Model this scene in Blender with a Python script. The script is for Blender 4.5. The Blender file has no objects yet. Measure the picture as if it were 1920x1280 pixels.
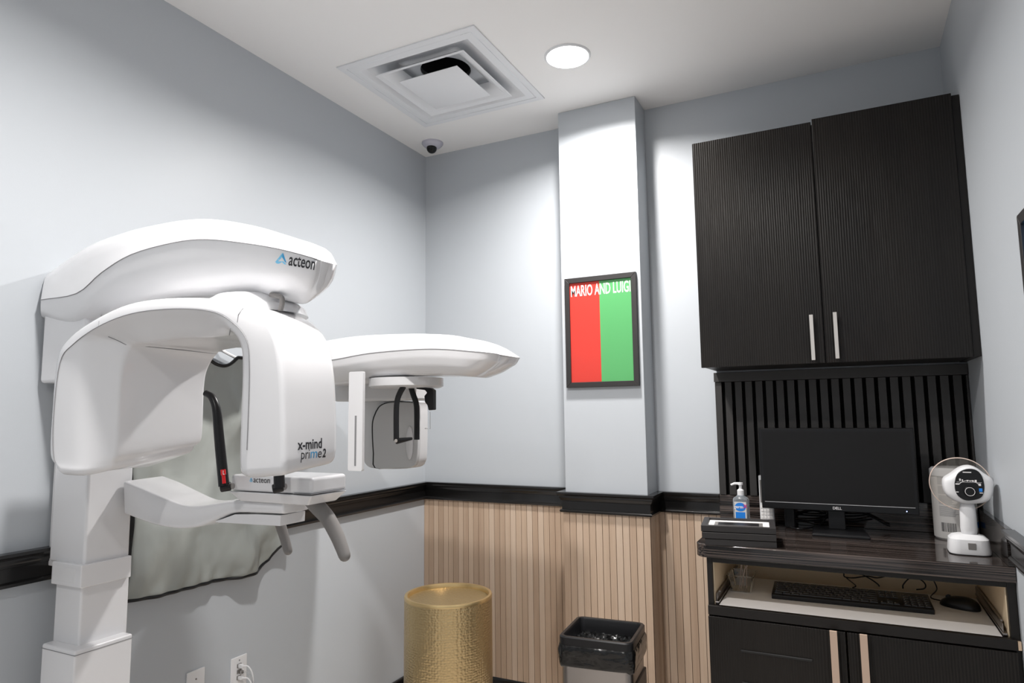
import bpy, bmesh, math, random
from mathutils import Vector, Matrix
from mathutils.bvhtree import BVHTree
random.seed(7)
S = bpy.context.scene
COL = S.collection
PI = math.pi

# ------------------------------------------------------------------ camera, lights, exposure
CF, CYAW, CPIT, CROL = 1251.0455, 0.461002514, 0.107058051, -0.0120793958
CPOS = Vector((2.07282, -3.09011, 1.41532))
_f = Vector((-math.sin(CYAW)*math.cos(CPIT), math.cos(CYAW)*math.cos(CPIT), math.sin(CPIT)))
_r0 = Vector((math.cos(CYAW), math.sin(CYAW), 0)); _u0 = _r0.cross(_f)
CR = math.cos(CROL)*_r0 + math.sin(CROL)*_u0
CU = -math.sin(CROL)*_r0 + math.cos(CROL)*_u0
cd = bpy.data.cameras.new('camera'); cam = bpy.data.objects.new('camera', cd); COL.objects.link(cam)
cd.sensor_width = 36; cd.lens = CF/1920*36; cd.clip_start = .02
m = Matrix((CR, CU, -_f)).transposed().to_4x4(); m.translation = CPOS
cam.matrix_world = m
S.camera = cam

S.view_settings.view_transform = 'Standard'; S.view_settings.look = 'None'
S.view_settings.gamma = 1; S.view_settings.use_curve_mapping = False
S.view_settings.exposure = 0.66
w = bpy.data.worlds.new('world'); S.world = w; w.use_nodes = True
w.node_tree.nodes['Background'].inputs[0].default_value = (.9, .95, 1, 1)
w.node_tree.nodes['Background'].inputs[1].default_value = .4  # added ambient fill, enters through the made-up opening in wall_front

H = 2.88; W = 2.5; YB = 0.0; YFR = -4.4
LAMPS = [(1.127, -.638, 23), (1.16, -2.2, 23), (1.2, -3.76, 9)]
LCOL = (1.0, .968, .94)

def at(px, py, ax, v):
    """point of the world seen at this place of the photo, on the plane axis ax = v"""
    d = _f + CR*((px-960)/CF) + CU*((640-py)/CF)
    return CPOS + d*((v-CPOS[ax])/d[ax])

# ------------------------------------------------------------------ materials
def mat(name, col, rough=.5, metal=0, coat=0, spec=.5, trans=0, emit=None, estr=0, alpha=1, ior=1.45):
    m = bpy.data.materials.new(name); m.use_nodes = True
    b = m.node_tree.nodes['Principled BSDF']
    b.inputs['Base Color'].default_value = (*col, 1)
    b.inputs['Roughness'].default_value = rough
    b.inputs['Metallic'].default_value = metal
    b.inputs['Coat Weight'].default_value = coat
    b.inputs['Coat Roughness'].default_value = .05
    b.inputs['Specular IOR Level'].default_value = spec
    b.inputs['Transmission Weight'].default_value = trans
    b.inputs['IOR'].default_value = ior
    b.inputs['Alpha'].default_value = alpha
    if emit: b.inputs['Emission Color'].default_value = (*emit, 1); b.inputs['Emission Strength'].default_value = estr
    return m
def nt(m): return m.node_tree.nodes, m.node_tree.links, m.node_tree.nodes['Principled BSDF']
def coords(m, scale, kind='Object'):
    N, L, b = nt(m)
    t = N.new('ShaderNodeTexCoord'); mp = N.new('ShaderNodeMapping'); mp.inputs['Scale'].default_value = scale
    L.new(t.outputs[kind], mp.inputs['Vector']); return mp.outputs[0]
def noise(m, vec, scale=1, detail=3, rough=.5):
    N, L, b = nt(m); n = N.new('ShaderNodeTexNoise')
    n.inputs['Scale'].default_value = scale; n.inputs['Detail'].default_value = detail; n.inputs['Roughness'].default_value = rough
    L.new(vec, n.inputs['Vector']); return n.outputs['Fac']
def ramp(m, fac, stops):
    N, L, b = nt(m); r = N.new('ShaderNodeValToRGB'); e = r.color_ramp.elements
    while len(e) < len(stops): e.new(.5)
    for i, (p, c) in enumerate(stops): e[i].position = p; e[i].color = (*c, 1)
    L.new(fac, r.inputs[0]); return r.outputs[0]
def bump(m, h, strength=.3, dist=.01):
    N, L, b = nt(m); n = N.new('ShaderNodeBump'); n.inputs['Strength'].default_value = strength; n.inputs['Distance'].default_value = dist
    L.new(h, n.inputs['Height']); L.new(n.outputs[0], b.inputs['Normal'])

M = {}
M['paint'] = mat('wall_paint', (.485, .513, .543), .42, spec=.4)
bump(M['paint'], noise(M['paint'], coords(M['paint'], (1, 1, 1)), 220, 4), .10, .001)
M['ceil'] = mat('ceiling_paint', (.84, .83, .82), .8)
bump(M['ceil'], noise(M['ceil'], coords(M['ceil'], (1, 1, 1)), 150, 4), .06, .001)
M['floor'] = mat('floor_vinyl', (.55, .50, .45), .35)
fc = noise(M['floor'], coords(M['floor'], (8, 1, 1)), 3, 4); nt(M['floor'])[1].new(ramp(M['floor'], fc, [(.3, (.50, .45, .40)), (.7, (.62, .57, .52))]), nt(M['floor'])[2].inputs['Base Color'])
M['blacktrim'] = mat('black_gloss_trim', (.012, .0115, .0115), .22, spec=.6)
def slatwood():
    m = mat('slat_wood', (.6, .45, .33), .55)
    N, L, b = nt(m)
    at_ = N.new('ShaderNodeAttribute'); at_.attribute_name = 'tone'
    g = noise(m, coords(m, (90, 90, 2.2)), 2, 5, .6)
    g2 = noise(m, coords(m, (14, 14, .8)), 2, 2, .5)
    mx = N.new('ShaderNodeMath'); mx.operation = 'MULTIPLY_ADD'; L.new(g, mx.inputs[0]); mx.inputs[1].default_value = .35; L.new(at_.outputs['Fac'], mx.inputs[2])
    m2 = N.new('ShaderNodeMath'); m2.operation = 'MULTIPLY_ADD'; L.new(g2, m2.inputs[0]); m2.inputs[1].default_value = .3; L.new(mx.outputs[0], m2.inputs[2])
    L.new(ramp(m, m2.outputs[0], [(.2, (.40, .275, .19)), (.65, (.56, .42, .31)), (1.1, (.66, .53, .42))]), b.inputs['Base Color'])
    bump(m, g, .15, .001)
    return m
M['slat'] = slatwood()
M['slatgap'] = mat('slat_backing', (.14, .085, .055), .8)
def fluted():
    m = mat('fluted_dark_laminate', (.013, .0115, .0105), .34, spec=.32)
    N, L, b = nt(m)
    v = coords(m, (1, 1, .05)); n = noise(m, v, 14, 2)
    t = N.new('ShaderNodeTexCoord'); sx = N.new('ShaderNodeSeparateXYZ'); L.new(t.outputs['Object'], sx.inputs[0])
    a = N.new('ShaderNodeMath'); a.operation = 'MULTIPLY_ADD'; L.new(n, a.inputs[0]); a.inputs[1].default_value = .012; L.new(sx.outputs[0], a.inputs[2])
    z = N.new('ShaderNodeMath'); z.operation = 'MULTIPLY'; z.inputs[1].default_value = 2*PI/.0085; L.new(a.outputs[0], z.inputs[0])
    s = N.new('ShaderNodeMath'); s.operation = 'SINE'; L.new(z.outputs[0], s.inputs[0])
    n2 = noise(m, coords(m, (120, 120, 6)), 2, 2)
    ad = N.new('ShaderNodeMath'); ad.operation = 'MULTIPLY_ADD'; L.new(n2, ad.inputs[0]); ad.inputs[1].default_value = 1.6; L.new(s.outputs[0], ad.inputs[2])
    bump(m, ad.outputs[0], .3, .0010)
    L.new(ramp(m, noise(m, coords(m, (3, 3, 1)), 2, 2), [(.3, (.006, .005, .0045)), (.75, (.011, .009, .0075))]), b.inputs['Base Color'])
    return m
M['flute'] = fluted()
M['darkwood'] = mat('dark_cabinet_wood', (.010, .0085, .0078), .4, spec=.35)
def streak(name, scale, rough, base=(.008, .0065, .006), hi=(.13, .10, .088)):
    m = mat(name, (.01, .01, .01), rough, spec=.6)
    n = noise(m, coords(m, scale), 1, 2.5, .6)
    N, L, b = nt(m)
    L.new(ramp(m, n, [(.44, base), (.55, tuple(.35*a+.65*c for a, c in zip(hi, base))), (.66, hi), (.72, base)]), b.inputs['Base Color'])
    return m
M['counter'] = streak('streaked_dark_laminate', (1.6, 230, 230), .07)
M['splash'] = streak('streaked_splash_laminate', (1.6, 1.6, 230), .10, hi=(.04, .034, .032))
M['blackslat'] = mat('black_slat_wood', (.030, .028, .027), .45)
bump(M['blackslat'], noise(M['blackslat'], coords(M['blackslat'], (60, 60, 3)), 2, 4), .25, .001)
M['felt'] = mat('black_felt', (.004, .004, .004), .95, spec=.1)
M['white'] = mat('white_enamel', (.77, .77, .785), .2, coat=.25)
M['white2'] = mat('white_plastic', (.75, .75, .76), .35)
M['lavender'] = mat('pale_lavender_plastic', (.50, .49, .56), .35)
M['greyseam'] = mat('grey_seam', (.25, .25, .26), .6)
M['greyplastic'] = mat('grey_plastic', (.20, .19, .183), .35)
M['lightgrey'] = mat('light_grey_plastic', (.62, .62, .63), .3)
M['mirror'] = mat('grey_gloss_panel', (.50, .50, .505), .12, coat=.3)
M['black'] = mat('black_plastic', (.008, .008, .009), .33, spec=.4)
M['blackmat'] = mat('black_matte', (.01, .01, .01), .6)
M['key'] = mat('key_plastic', (.018, .018, .02), .45)
M['screen'] = mat('screen_glass', (.008, .007, .007), .3, spec=.35)
M['nickel'] = mat('brushed_nickel', (.70, .66, .62), .35, metal=.9)
M['champagne'] = mat('champagne_metal', (.56, .42, .33), .5, metal=.35)
M['steel'] = mat('stainless_steel', (.34, .32, .31), .3, metal=1)
bump(M['steel'], noise(M['steel'], coords(M['steel'], (200, 200, 2)), 2, 3), .05, .001)
def gold():
    m = mat('hammered_gold', (.54, .41, .22), .34, metal=.85)
    N, L, b = nt(m)
    t = N.new('ShaderNodeTexCoord'); v = N.new('ShaderNodeTexVoronoi'); v.feature = 'F1'; v.inputs['Randomness'].default_value = .5; v.inputs['Scale'].default_value = 80
    mp = N.new('ShaderNodeMapping'); mp.inputs['Scale'].default_value = (1, 1, 1.25); L.new(t.outputs['Object'], mp.inputs['Vector']); L.new(mp.outputs[0], v.inputs['Vector'])
    r = N.new('ShaderNodeMath'); r.operation = 'MULTIPLY'; r.inputs[1].default_value = -1; L.new(v.outputs['Distance'], r.inputs[0])
    bump(m, r.outputs[0], .8, .0035)
    return m
M['gold'] = gold()
M['goldsmooth'] = mat('gold_rim', (.70, .52, .26), .3, metal=.85)
M['bag'] = mat('black_bin_bag', (.004, .004, .004), .15, spec=.55)
bump(M['bag'], noise(M['bag'], coords(M['bag'], (3, 3, 7)), 3, 3, .5), .5, .02)
M['cream'] = mat('cream_melamine', (.78, .63, .44), .5)
M['traywhite'] = mat('white_melamine', (.88, .86, .84), .4)
def fabric():
    m = mat('grey_vinyl_cloth', (.33, .35, .335), .42, spec=.5)
    bump(m, noise(m, coords(m, (1, 1, .7)), 7, 2.5, .45), .7, .035)
    return m
M['apron'] = fabric()
M['lens'] = mat('lamp_lens', (1, 1, 1), .5, emit=(1, .98, .95), estr=14)
M['ventwhite'] = mat('vent_white', (.74, .75, .77), .4)
M['duct'] = mat('duct_dark', (.008, .008, .009), .8)
M['red'] = mat('poster_red', (.56, .04, .028), .35)
M['green'] = mat('poster_green', (.085, .34, .115), .35)
M['letter'] = mat('letter_white', (.85, .82, .82), .5)
M['letterdark'] = mat('letter_dark', (.03, .03, .035), .4)
M['letterblue'] = mat('letter_blue', (.05, .32, .60), .4)
M['letterteal'] = mat('letter_light_blue', (.20, .58, .85), .4)
M['bandred'] = mat('red_band', (.70, .01, .015), .35)
M['framewood'] = mat('black_frame_wood', (.022, .020, .020), .5)
bump(M['framewood'], noise(M['framewood'], coords(M['framewood'], (40, 40, 40)), 2, 4), .2, .001)
M['clear'] = mat('clear_plastic', (.93, .93, .93), .06, trans=1, ior=1.3)
M['disc'] = mat('clear_shield', (.9, .85, .78), .03, trans=.92, ior=1.05, alpha=.45)
M['gel'] = mat('clear_gel', (.80, .88, .95), .08, trans=.85, ior=1.33)
M['blue'] = mat('label_blue', (.02, .22, .72), .4)
M['magenta'] = mat('label_magenta', (.60, .03, .22), .4)
M['paper'] = mat('white_label', (.66, .64, .62), .5)
M['textgrey'] = mat('fine_print', (.30, .30, .31), .6)
M['led'] = mat('blue_led', (.2, .3, 1), .4, emit=(.3, .4, 1), estr=6)
M['brightblue'] = mat('picture_blue', (.02, .30, .75), .4)
M['orange'] = mat('picture_orange', (.60, .16, .03), .4)
M['wood2'] = mat('bare_wood', (.6, .45, .32), .6)
M['stick'] = mat('swab_stick', (.75, .60, .52), .5)
M['brown'] = mat('picture_edge_brown', (.10, .05, .03), .6)

# ------------------------------------------------------------------ mesh helpers
def tag(o, label=None, cat=None, group=None, kind=None):
    if label: o['label'] = label
    if cat: o['category'] = cat
    if group: o['group'] = group
    if kind: o['kind'] = kind
    return o
def obj(name, bm, ma, parent=None, bevel=0, seg=2, sub=0, smooth=35, kind=None, recalc=True):
    if recalc: bmesh.ops.recalc_face_normals(bm, faces=bm.faces)
    me = bpy.data.meshes.new(name); bm.to_mesh(me); bm.free()
    for k in (ma if isinstance(ma, list) else [ma]): me.materials.append(k)
    if smooth or sub:
        me.polygons.foreach_set('use_smooth', [True]*len(me.polygons))
        if not sub: me.set_sharp_from_angle(angle=math.radians(smooth))
    o = bpy.data.objects.new(name, me); COL.objects.link(o)
    if parent: o.parent = parent; o.matrix_parent_inverse = Matrix.Translation(-parent.location) if PARW.get(parent.name) is None else PARW[parent.name]
    if bevel:
        b = o.modifiers.new('bevel', 'BEVEL'); b.width = bevel; b.segments = seg; b.limit_method = 'ANGLE'; b.angle_limit = math.radians(35); b.harden_normals = True
    if sub:
        s = o.modifiers.new('subsurf', 'SUBSURF'); s.levels = sub; s.render_levels = sub
    if kind: o['kind'] = kind
    return o
PARW = {}
def thing(name, label, cat, loc=(0, 0, 0), group=None):
    o = bpy.data.objects.new(name, None); COL.objects.link(o); o.location = loc; o.empty_display_size = .05
    tag(o, label, cat, group)
    PARW[o.name] = Matrix.Translation(-Vector(loc))
    return o
def B(): return bmesh.new()
def box(bm, x0, x1, y0, y1, z0, z1, mi=0, mtx=None):
    vs = [bm.verts.new((x, y, z)) for z in (z0, z1) for y in (y0, y1) for x in (x0, x1)]
    if mtx:
        for v in vs: v.co = mtx @ v.co
    for q in ((0, 2, 3, 1), (4, 5, 7, 6), (0, 1, 5, 4), (2, 6, 7, 3), (0, 4, 6, 2), (1, 3, 7, 5)):
        f = bm.faces.new([vs[i] for i in q]); f.material_index = mi
    return vs
def prism(bm, pts, vec, mi=0):
    """closed polygon of 3D points extruded by vec"""
    a = [bm.verts.new(p) for p in pts]; b = [bm.verts.new(Vector(p)+Vector(vec)) for p in pts]
    n = len(a)
    bm.faces.new(a).material_index = mi; bm.faces.new(b[::-1]).material_index = mi
    for i in range(n): bm.faces.new((a[i], b[i], b[(i+1) % n], a[(i+1) % n])).material_index = mi
def lathe(bm, prof, c, n=48, axis='z', mi=0, mtx=None, cap=False):
    rings = []
    for r, h in prof:
        ring = []
        for i in range(n):
            a = 2*PI*i/n
            if axis == 'z': p = Vector((c[0]+r*math.cos(a), c[1]+r*math.sin(a), c[2]+h))
            elif axis == 'y': p = Vector((c[0]+r*math.cos(a), c[1]+h, c[2]+r*math.sin(a)))
            else: p = Vector((c[0]+h, c[1]+r*math.cos(a), c[2]+r*math.sin(a)))
            if mtx: p = mtx @ p
            ring.append(bm.verts.new(p))
        rings.append(ring)
    for a, b in zip(rings, rings[1:]):
        for i in range(n): bm.faces.new((a[i], a[(i+1) % n], b[(i+1) % n], b[i])).material_index = mi
    if cap and prof[0][0] > 1e-6: bm.faces.new(rings[0]).material_index = mi
    if cap and prof[-1][0] > 1e-6: bm.faces.new(rings[-1][::-1]).material_index = mi
    bmesh.ops.remove_doubles(bm, verts=bm.verts, dist=1e-6)
def cyl(bm, a, b, r, n=24, r2=None, mi=0):
    tube(bm, [a, b], [r, r if r2 is None else r2], n, mi=mi)
def spline(pts, n=6):
    P = [Vector(p) for p in pts]
    if len(P) < 3: return P
    Q = [P[0]*2-P[1]]+P+[P[-1]*2-P[-2]]; out = []
    for i in range(1, len(Q)-2):
        for k in range(n):
            t = k/n; a, b, c, d = Q[i-1], Q[i], Q[i+1], Q[i+2]
            out.append(.5*((2*b)+(c-a)*t+(2*a-5*b+4*c-d)*t*t+(3*b-a-3*c+d)*t**3))
    out.append(P[-1]); return out
def tube(bm, pts, r, n=10, flat=None, mi=0):
    """round (or flattened: flat=(ru, rv, up)) tube along points"""
    P = [Vector(p) for p in pts]; R = r if isinstance(r, (list, tuple)) else [r]*len(P)
    up = Vector(flat[1]) if flat else None; prev = None; rings = []
    for i, p in enumerate(P):
        t = (P[min(i+1, len(P)-1)]-P[max(i-1, 0)]).normalized()
        if up: u = (up-t*up.dot(t)).normalized()
        elif prev is None:
            h = Vector((0, 0, 1)) if abs(t.z) < .9 else Vector((1, 0, 0)); u = (h-t*h.dot(t)).normalized()
        else: u = (prev-t*prev.dot(t)).normalized()
        prev = u; v = t.cross(u); k = flat[0] if flat else 1
        rings.append([bm.verts.new(p+(u*math.cos(2*PI*j/n)*k+v*math.sin(2*PI*j/n))*R[i]) for j in range(n)])
    for a, b in zip(rings, rings[1:]):
        for j in range(n): bm.faces.new((a[j], a[(j+1) % n], b[(j+1) % n], b[j])).material_index = mi
    bm.faces.new(rings[0][::-1]).material_index = mi; bm.faces.new(rings[-1]).material_index = mi
def loft(bm, rails, closed=True, cap=True, capshrink=0):
    """rails: lists of points, one per rail; the section is the ring of rails at one station"""
    n = len(rails[0]); st = [[bm.verts.new(r[i]) for r in rails] for i in range(n)]; k = len(rails)
    for a, b in zip(st, st[1:]):
        for j in range(k if closed else k-1): bm.faces.new((a[j], a[(j+1) % k], b[(j+1) % k], b[j]))
    if cap:
        for ring, rev in ((st[0], 1), (st[-1], 0)):
            if capshrink:
                c = sum((v.co for v in ring), Vector())/k
                inn = [bm.verts.new(c+(v.co-c)*capshrink) for v in ring]
                for j in range(k): bm.faces.new((ring[j], ring[(j+1) % k], inn[(j+1) % k], inn[j]))
                ring = inn
            bm.faces.new(ring[::-1] if rev else ring)
def roundsec(P, rad, closed=True, n=3):
    """round the corners of one section ring"""
    out = []; k = len(P)
    for i, p in enumerate(P):
        if (not closed and i in (0, k-1)) or not rad[i]: out.append(p.copy()); continue
        a, c = P[i-1], P[(i+1) % k]; da, dc = a-p, c-p
        ra, rc = min(rad[i], da.length*.48), min(rad[i], dc.length*.48)
        A, Cc = p+da.normalized()*ra, p+dc.normalized()*rc
        for j in range(n+1):
            t = j/n; out.append(A*(1-t)**2+p*2*t*(1-t)+Cc*t*t)
    return out
def loftr(bm, rails, rad, closed=True, endr=(.01, .01), dirs=(None, None)):
    """loft with rounded long edges and softly rounded ends"""
    st = [roundsec([r[i] for r in rails], rad, closed) for i in range(len(rails[0]))]
    def ends(ring, nxt, R_, d):
        c = sum(ring, Vector())/len(ring); c2 = sum(nxt, Vector())/len(nxt); d = (c-c2).normalized() if d is None else Vector(d)
        o = []
        for t in (.35, .7, 1.05, 1.4):
            k = R_*(1-math.cos(t))
            o.append([p+(c-p).normalized()*min(k, (c-p).length*.5)+d*R_*math.sin(t) for p in ring])
        return o
    e0 = ends(st[0], st[1], endr[0], dirs[0]) if endr[0] else []; e1 = ends(st[-1], st[-2], endr[1], dirs[1]) if endr[1] else []
    st = e0[::-1]+st+e1
    V = [[bm.verts.new(p) for p in r] for r in st]; k = len(V[0])
    for a, b_ in zip(V, V[1:]):
        for j in range(k if closed else k-1): bm.faces.new((a[j], a[(j+1) % k], b_[(j+1) % k], b_[j]))
    bm.faces.new(V[0][::-1]); bm.faces.new(V[-1])
def rrect(w, h, r, n=5, cx=0, cy=0):
    """rounded rectangle outline in 2D"""
    o = []
    for sx, sy, a0 in ((1, 1, 0), (-1, 1, 90), (-1, -1, 180), (1, -1, 270)):
        for i in range(n+1):
            a = math.radians(a0+90*i/n); o.append((cx+sx*(w/2-r)+r*math.cos(a), cy+sy*(h/2-r)+r*math.sin(a)))
    return o
FONT = bpy.data.fonts.load if False else None
def text_bm(s, size, cx=True, bold=0):
    cu = bpy.data.curves.new('t', 'FONT'); cu.body = s; cu.size = size; cu.align_x = 'CENTER' if cx else 'LEFT'; cu.resolution_u = 3; cu.offset = bold
    o = bpy.data.objects.new('t', cu); COL.objects.link(o)
    bpy.context.view_layer.update()
    me = bpy.data.meshes.new_from_object(o.evaluated_get(bpy.context.evaluated_depsgraph_get()))
    bm = bmesh.new(); bm.from_mesh(me)
    bpy.data.objects.remove(o); bpy.data.curves.remove(cu); bpy.data.meshes.remove(me)
    return bm
def place(bm, org, u, v, nrm=.0005, target=None, thick=.0):
    """put a flat 2D bmesh (xy) on the plane at org spanned by u, v; or drape it on target along the plane's normal"""
    u = Vector(u).normalized(); v = Vector(v).normalized(); n = u.cross(v).normalized()
    tree = None
    if target:
        dg = bpy.context.evaluated_depsgraph_get(); bpy.context.view_layer.update()
        ev = target.evaluated_get(dg); me = ev.to_mesh(); mw = target.matrix_world
        tree = BVHTree.FromPolygons([mw @ q.co for q in me.vertices], [tuple(p.vertices) for p in me.polygons]); ev.to_mesh_clear()
    for q in bm.verts:
        p = Vector(org)+u*q.co.x+v*q.co.y
        if tree:
            hit = tree.ray_cast(p+n*.15, -n)
            if hit[0]: p = hit[0]
        q.co = p+n*nrm
    return bm

# ------------------------------------------------------------------ the room
def struct(name, bm, ma, **k): return obj(name, bm, ma, kind='structure', **k)
T = .12
b = B(); box(b, -T, W+T, YFR-T, T, -.1, 0); struct('floor', b, M['floor'], smooth=0)
# ceiling with the square opening of the air vent
VX0, VX1, VY0, VY1 = .245, .878, -.998, -.36
b = B()
for x0, x1, y0, y1 in ((-T, VX0, YFR-T, T), (VX1, W+T, YFR-T, T), (VX0, VX1, YFR-T, VY0), (VX0, VX1, VY1, T)): box(b, x0, x1, y0, y1, H, H+.1)
struct('ceiling', b, M['ceil'], smooth=0)
b = B(); box(b, -T, 0, YFR, 0, 0, H); struct('wall_left', b, M['paint'], smooth=0)
b = B(); box(b, -T, W+T, 0, T, 0, H); struct('wall_back', b, M['paint'], smooth=0)
b = B(); box(b, W, W+T, YFR, 0, 0, H); struct('wall_right', b, M['paint'], smooth=0)
b = B(); box(b, -T, .9, YFR-T, YFR, 0, H); box(b, 2.3, W+T, YFR-T, YFR, 0, H); box(b, .9, 2.3, YFR-T, YFR, 2.3, H); struct('wall_front', b, M['paint'], smooth=0)   # made-up wide opening, added so world light fills the room from behind
CX0, CX1, CY = .888, 1.275, -.168
b = B(); box(b, CX0, CX1, CY, 0, 0, H); struct('wall_column', b, M['paint'], bevel=.003)

# slatted wood wainscot
def wains(name, path, z0, z1, pitch=.031):
    """thin strips on a wall line from (x,y) to (x,y); strips face to the left-hand normal"""
    (xa, ya), (xb, yb) = path; L = math.hypot(xb-xa, yb-ya); u = Vector(((xb-xa)/L, (yb-ya)/L, 0)); nn = Vector((u.y, -u.x, 0))
    b = B(); tl = b.verts.layers.float.new('tone')
    def bx(s0, s1, d0, d1, mi, tone):
        vs = []
        for z in (z0, z1):
            for d in (d0, d1):
                for s in (s0, s1): v = b.verts.new(Vector((xa, ya, z))+u*s+nn*d); v[tl] = tone; vs.append(v)
        for q in ((0, 2, 3, 1), (4, 5, 7, 6), (0, 1, 5, 4), (2, 6, 7, 3), (0, 4, 6, 2), (1, 3, 7, 5)): b.faces.new([vs[i] for i in q]).material_index = mi
    bx(0, L, 0, .003, 1, 0)
    k = max(1, round(L/pitch)); p = L/k
    for i in range(k): bx(i*p+.0012, (i+1)*p-.0012, .003, .009, 0, random.uniform(.05, .55))
    return struct(name, b, [M['slat'], M['slatgap']], smooth=0)
RZ0, RZ1 = .962, 1.053
wains('trim_1', ((0, 0), (CX0, 0)), 0, RZ0+.02)
wains('trim_2', ((CX0, 0), (CX0, CY)), 0, RZ0+.02)
wains('trim_3', ((CX0-.009, CY), (CX1+.009, CY)), 0, RZ0+.02)
wains('trim_4', ((CX1, CY), (CX1, 0)), 0, RZ0+.02)
wains('trim_5', ((CX1, 0), (1.60, 0)), 0, RZ0+.02)

def sweep(names, path, prof, ma):
    """mitred moulding round the room; one mesh per wall segment"""
    n = len(path); P = [Vector((x, y, 0)) for x, y in path]
    def nrm(a, b): d = (b-a).normalized(); return Vector((d.y, -d.x, 0))
    off = []
    for i in range(n):
        if i == 0: off.append(nrm(P[0], P[1]))
        elif i == n-1: off.append(nrm(P[-2], P[-1]))
        else:
            a, c = nrm(P[i-1], P[i]), nrm(P[i], P[i+1]); s = (a+c); off.append(s/ (s.dot(a)))
    for i, nm in enumerate(names):
        if nm is None: continue
        b = B(); loft(b, [[P[i]+off[i]*d+Vector((0, 0, z)), P[i+1]+off[i+1]*d+Vector((0, 0, z))] for d, z in prof])
        struct(nm, b, ma, smooth=50)
rail = [(0, RZ0), (.020, RZ0), (.022, RZ0+.008), (.018, RZ0+.012), (.013, RZ0+.014), (.013, RZ0+.050), (.017, RZ0+.052), (.018, RZ0+.058), (.022, RZ0+.062), (.025, RZ0+.070), (.024, RZ0+.073), (.029, RZ0+.079), (.033, RZ0+.082), (.033, RZ1), (0, RZ1)]
sweep(['trim_6', 'trim_7', 'trim_8', 'trim_9', 'trim_10', 'trim_11'], [(0, YFR), (0, 0), (CX0, 0), (CX0, CY), (CX1, CY), (CX1, 0), (1.553, 0)], rail, M['blacktrim'])
sweep(['trim_12'], [(W, -.605), (W, YFR)], rail, M['blacktrim'])
bprof = [(0, 0), (.018, 0), (.018, .09), (.014, .1), (.010, .108), (0, .108)]
sweep(['baseboard_left', 'baseboard_back', None, 'trim_13', None, 'trim_14'], [(0, YFR), (0, 0), (CX0, 0), (CX0, CY), (CX1, CY), (CX1, 0), (1.585, 0)], bprof, M['blacktrim'])
sweep(['baseboard_right'], [(W, -.62), (W, YFR)], bprof, M['blacktrim'])

# ------------------------------------------------------------------ ceiling fixtures
for i, (x, y, p) in enumerate(LAMPS):
    lab = ['round recessed ceiling downlight glowing between the air vent and the column', 'round recessed ceiling downlight over the x-ray machine', 'round recessed ceiling downlight farthest from the column'][i]
    t = thing('ceiling_light', lab, 'ceiling light', (x, y, H), 'recessed ceiling downlights')
    b = B(); lathe(b, [(.085, -.004), (.087, -.0068), (.092, -.006), (.096, -.001), (.096, .001), (.072, .001)], (x, y, H), 56); obj('trim_ring', b, M['ventwhite'], t)
    b = B(); lathe(b, [(0, -.0075), (.070, -.0070), (.086, -.0062), (.086, -.0005), (0, -.0005)], (x, y, H), 56); obj('lens', b, M['lens'], t)
    ld = bpy.data.lights.new('downlight', 'AREA'); ld.shape = 'DISK'; ld.size = .13; ld.energy = p; ld.color = LCOL; ld.spread = math.radians(156)
    lo = bpy.data.objects.new('downlight', ld); COL.objects.link(lo); lo.location = (0, 0, -.011); lo.parent = t

vc = Vector(((VX0+VX1)/2, (VY0+VY1)/2, 0)); hx = (VX1-VX0)/2
t = thing('ceiling_vent', 'large square white air vent with nested louvre rings in the ceiling', 'air vent', (vc.x, vc.y, H))
def frame(b, h0, z0, h1, z1, c=vc, mi=0):
    for k in range(4):
        s = [(-1, -1), (1, -1), (1, 1), (-1, 1)]; a, d = s[k], s[(k+1) % 4]
        b.faces.new([b.verts.new((c.x+q[0]*h, c.y+q[1]*h, z)) for q, h, z in ((a, h0, z0), (d, h0, z0), (d, h1, z1), (a, h1, z1))]).material_index = mi
def frames(b, seq, c=vc):
    for (h0, z0), (h1, z1) in zip(seq, seq[1:]): frame(b, h0, z0, h1, z1, c)
    bmesh.ops.remove_doubles(b, verts=b.verts, dist=1e-5)
b = B(); frames(b, [(hx+.018, H), (hx+.018, H-.006), (hx-.012, H-.006), (hx-.012, H-.001)]); frames(b, [(hx-.014, H-.004), (hx-.05, H-.005), (hx-.065, H+.012), (.15, H+.059)])
obj('frame', b, M['ventwhite'], t, bevel=.002)
b = B(); frames(b, [(.218, H-.018), (.222, H-.014), (.205, H-.006), (.145, H+.040), (.143, H+.037), (.200, H-.010), (.218, H-.018)]); obj('louvre_ring', b, M['ventwhite'], t, bevel=.0015)
b = B(); frames(b, [(.0, H-.031), (.138, H-.031), (.148, H-.027), (.146, H-.024), (.06, H-.006), (0, H-.006)]); obj('centre_plate', b, M['ventwhite'], t, bevel=.002)
b = B(); lathe(b, [(.112, .066), (.112, .22), (0, .22)], (vc.x, vc.y, H), 40); 
obj('duct', b, M['duct'], t)
b = B(); lathe(b, [(.112, .060), (.25, .060), (.25, .085), (.112, .085), (.112, .060)], (vc.x, vc.y, H), 40); obj('neck_ring', b, M['ventwhite'], t)

t = thing('security_camera', 'small white dome security camera in the ceiling corner', 'security camera', (.145, -.151, H))
b = B(); lathe(b, [(.058, 0), (.058, -.006), (.054, -.012), (.044, -.022), (.030, -.030), (0, -.030)], (.145, -.151, H), 40); obj('housing', b, M['lavender'], t)
b = B(); bmesh.ops.create_uvsphere(b, u_segments=28, v_segments=16, radius=.0275, matrix=Matrix.Translation((.146, -.160, H-.034))); ball = obj('camera_ball', b, M['black'], t)
b = B(); cyl(b, (.152, -.174, H-.046), (.154, -.186, H-.052), .008, 20); obj('lens', b, M['screen'], t)

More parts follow.
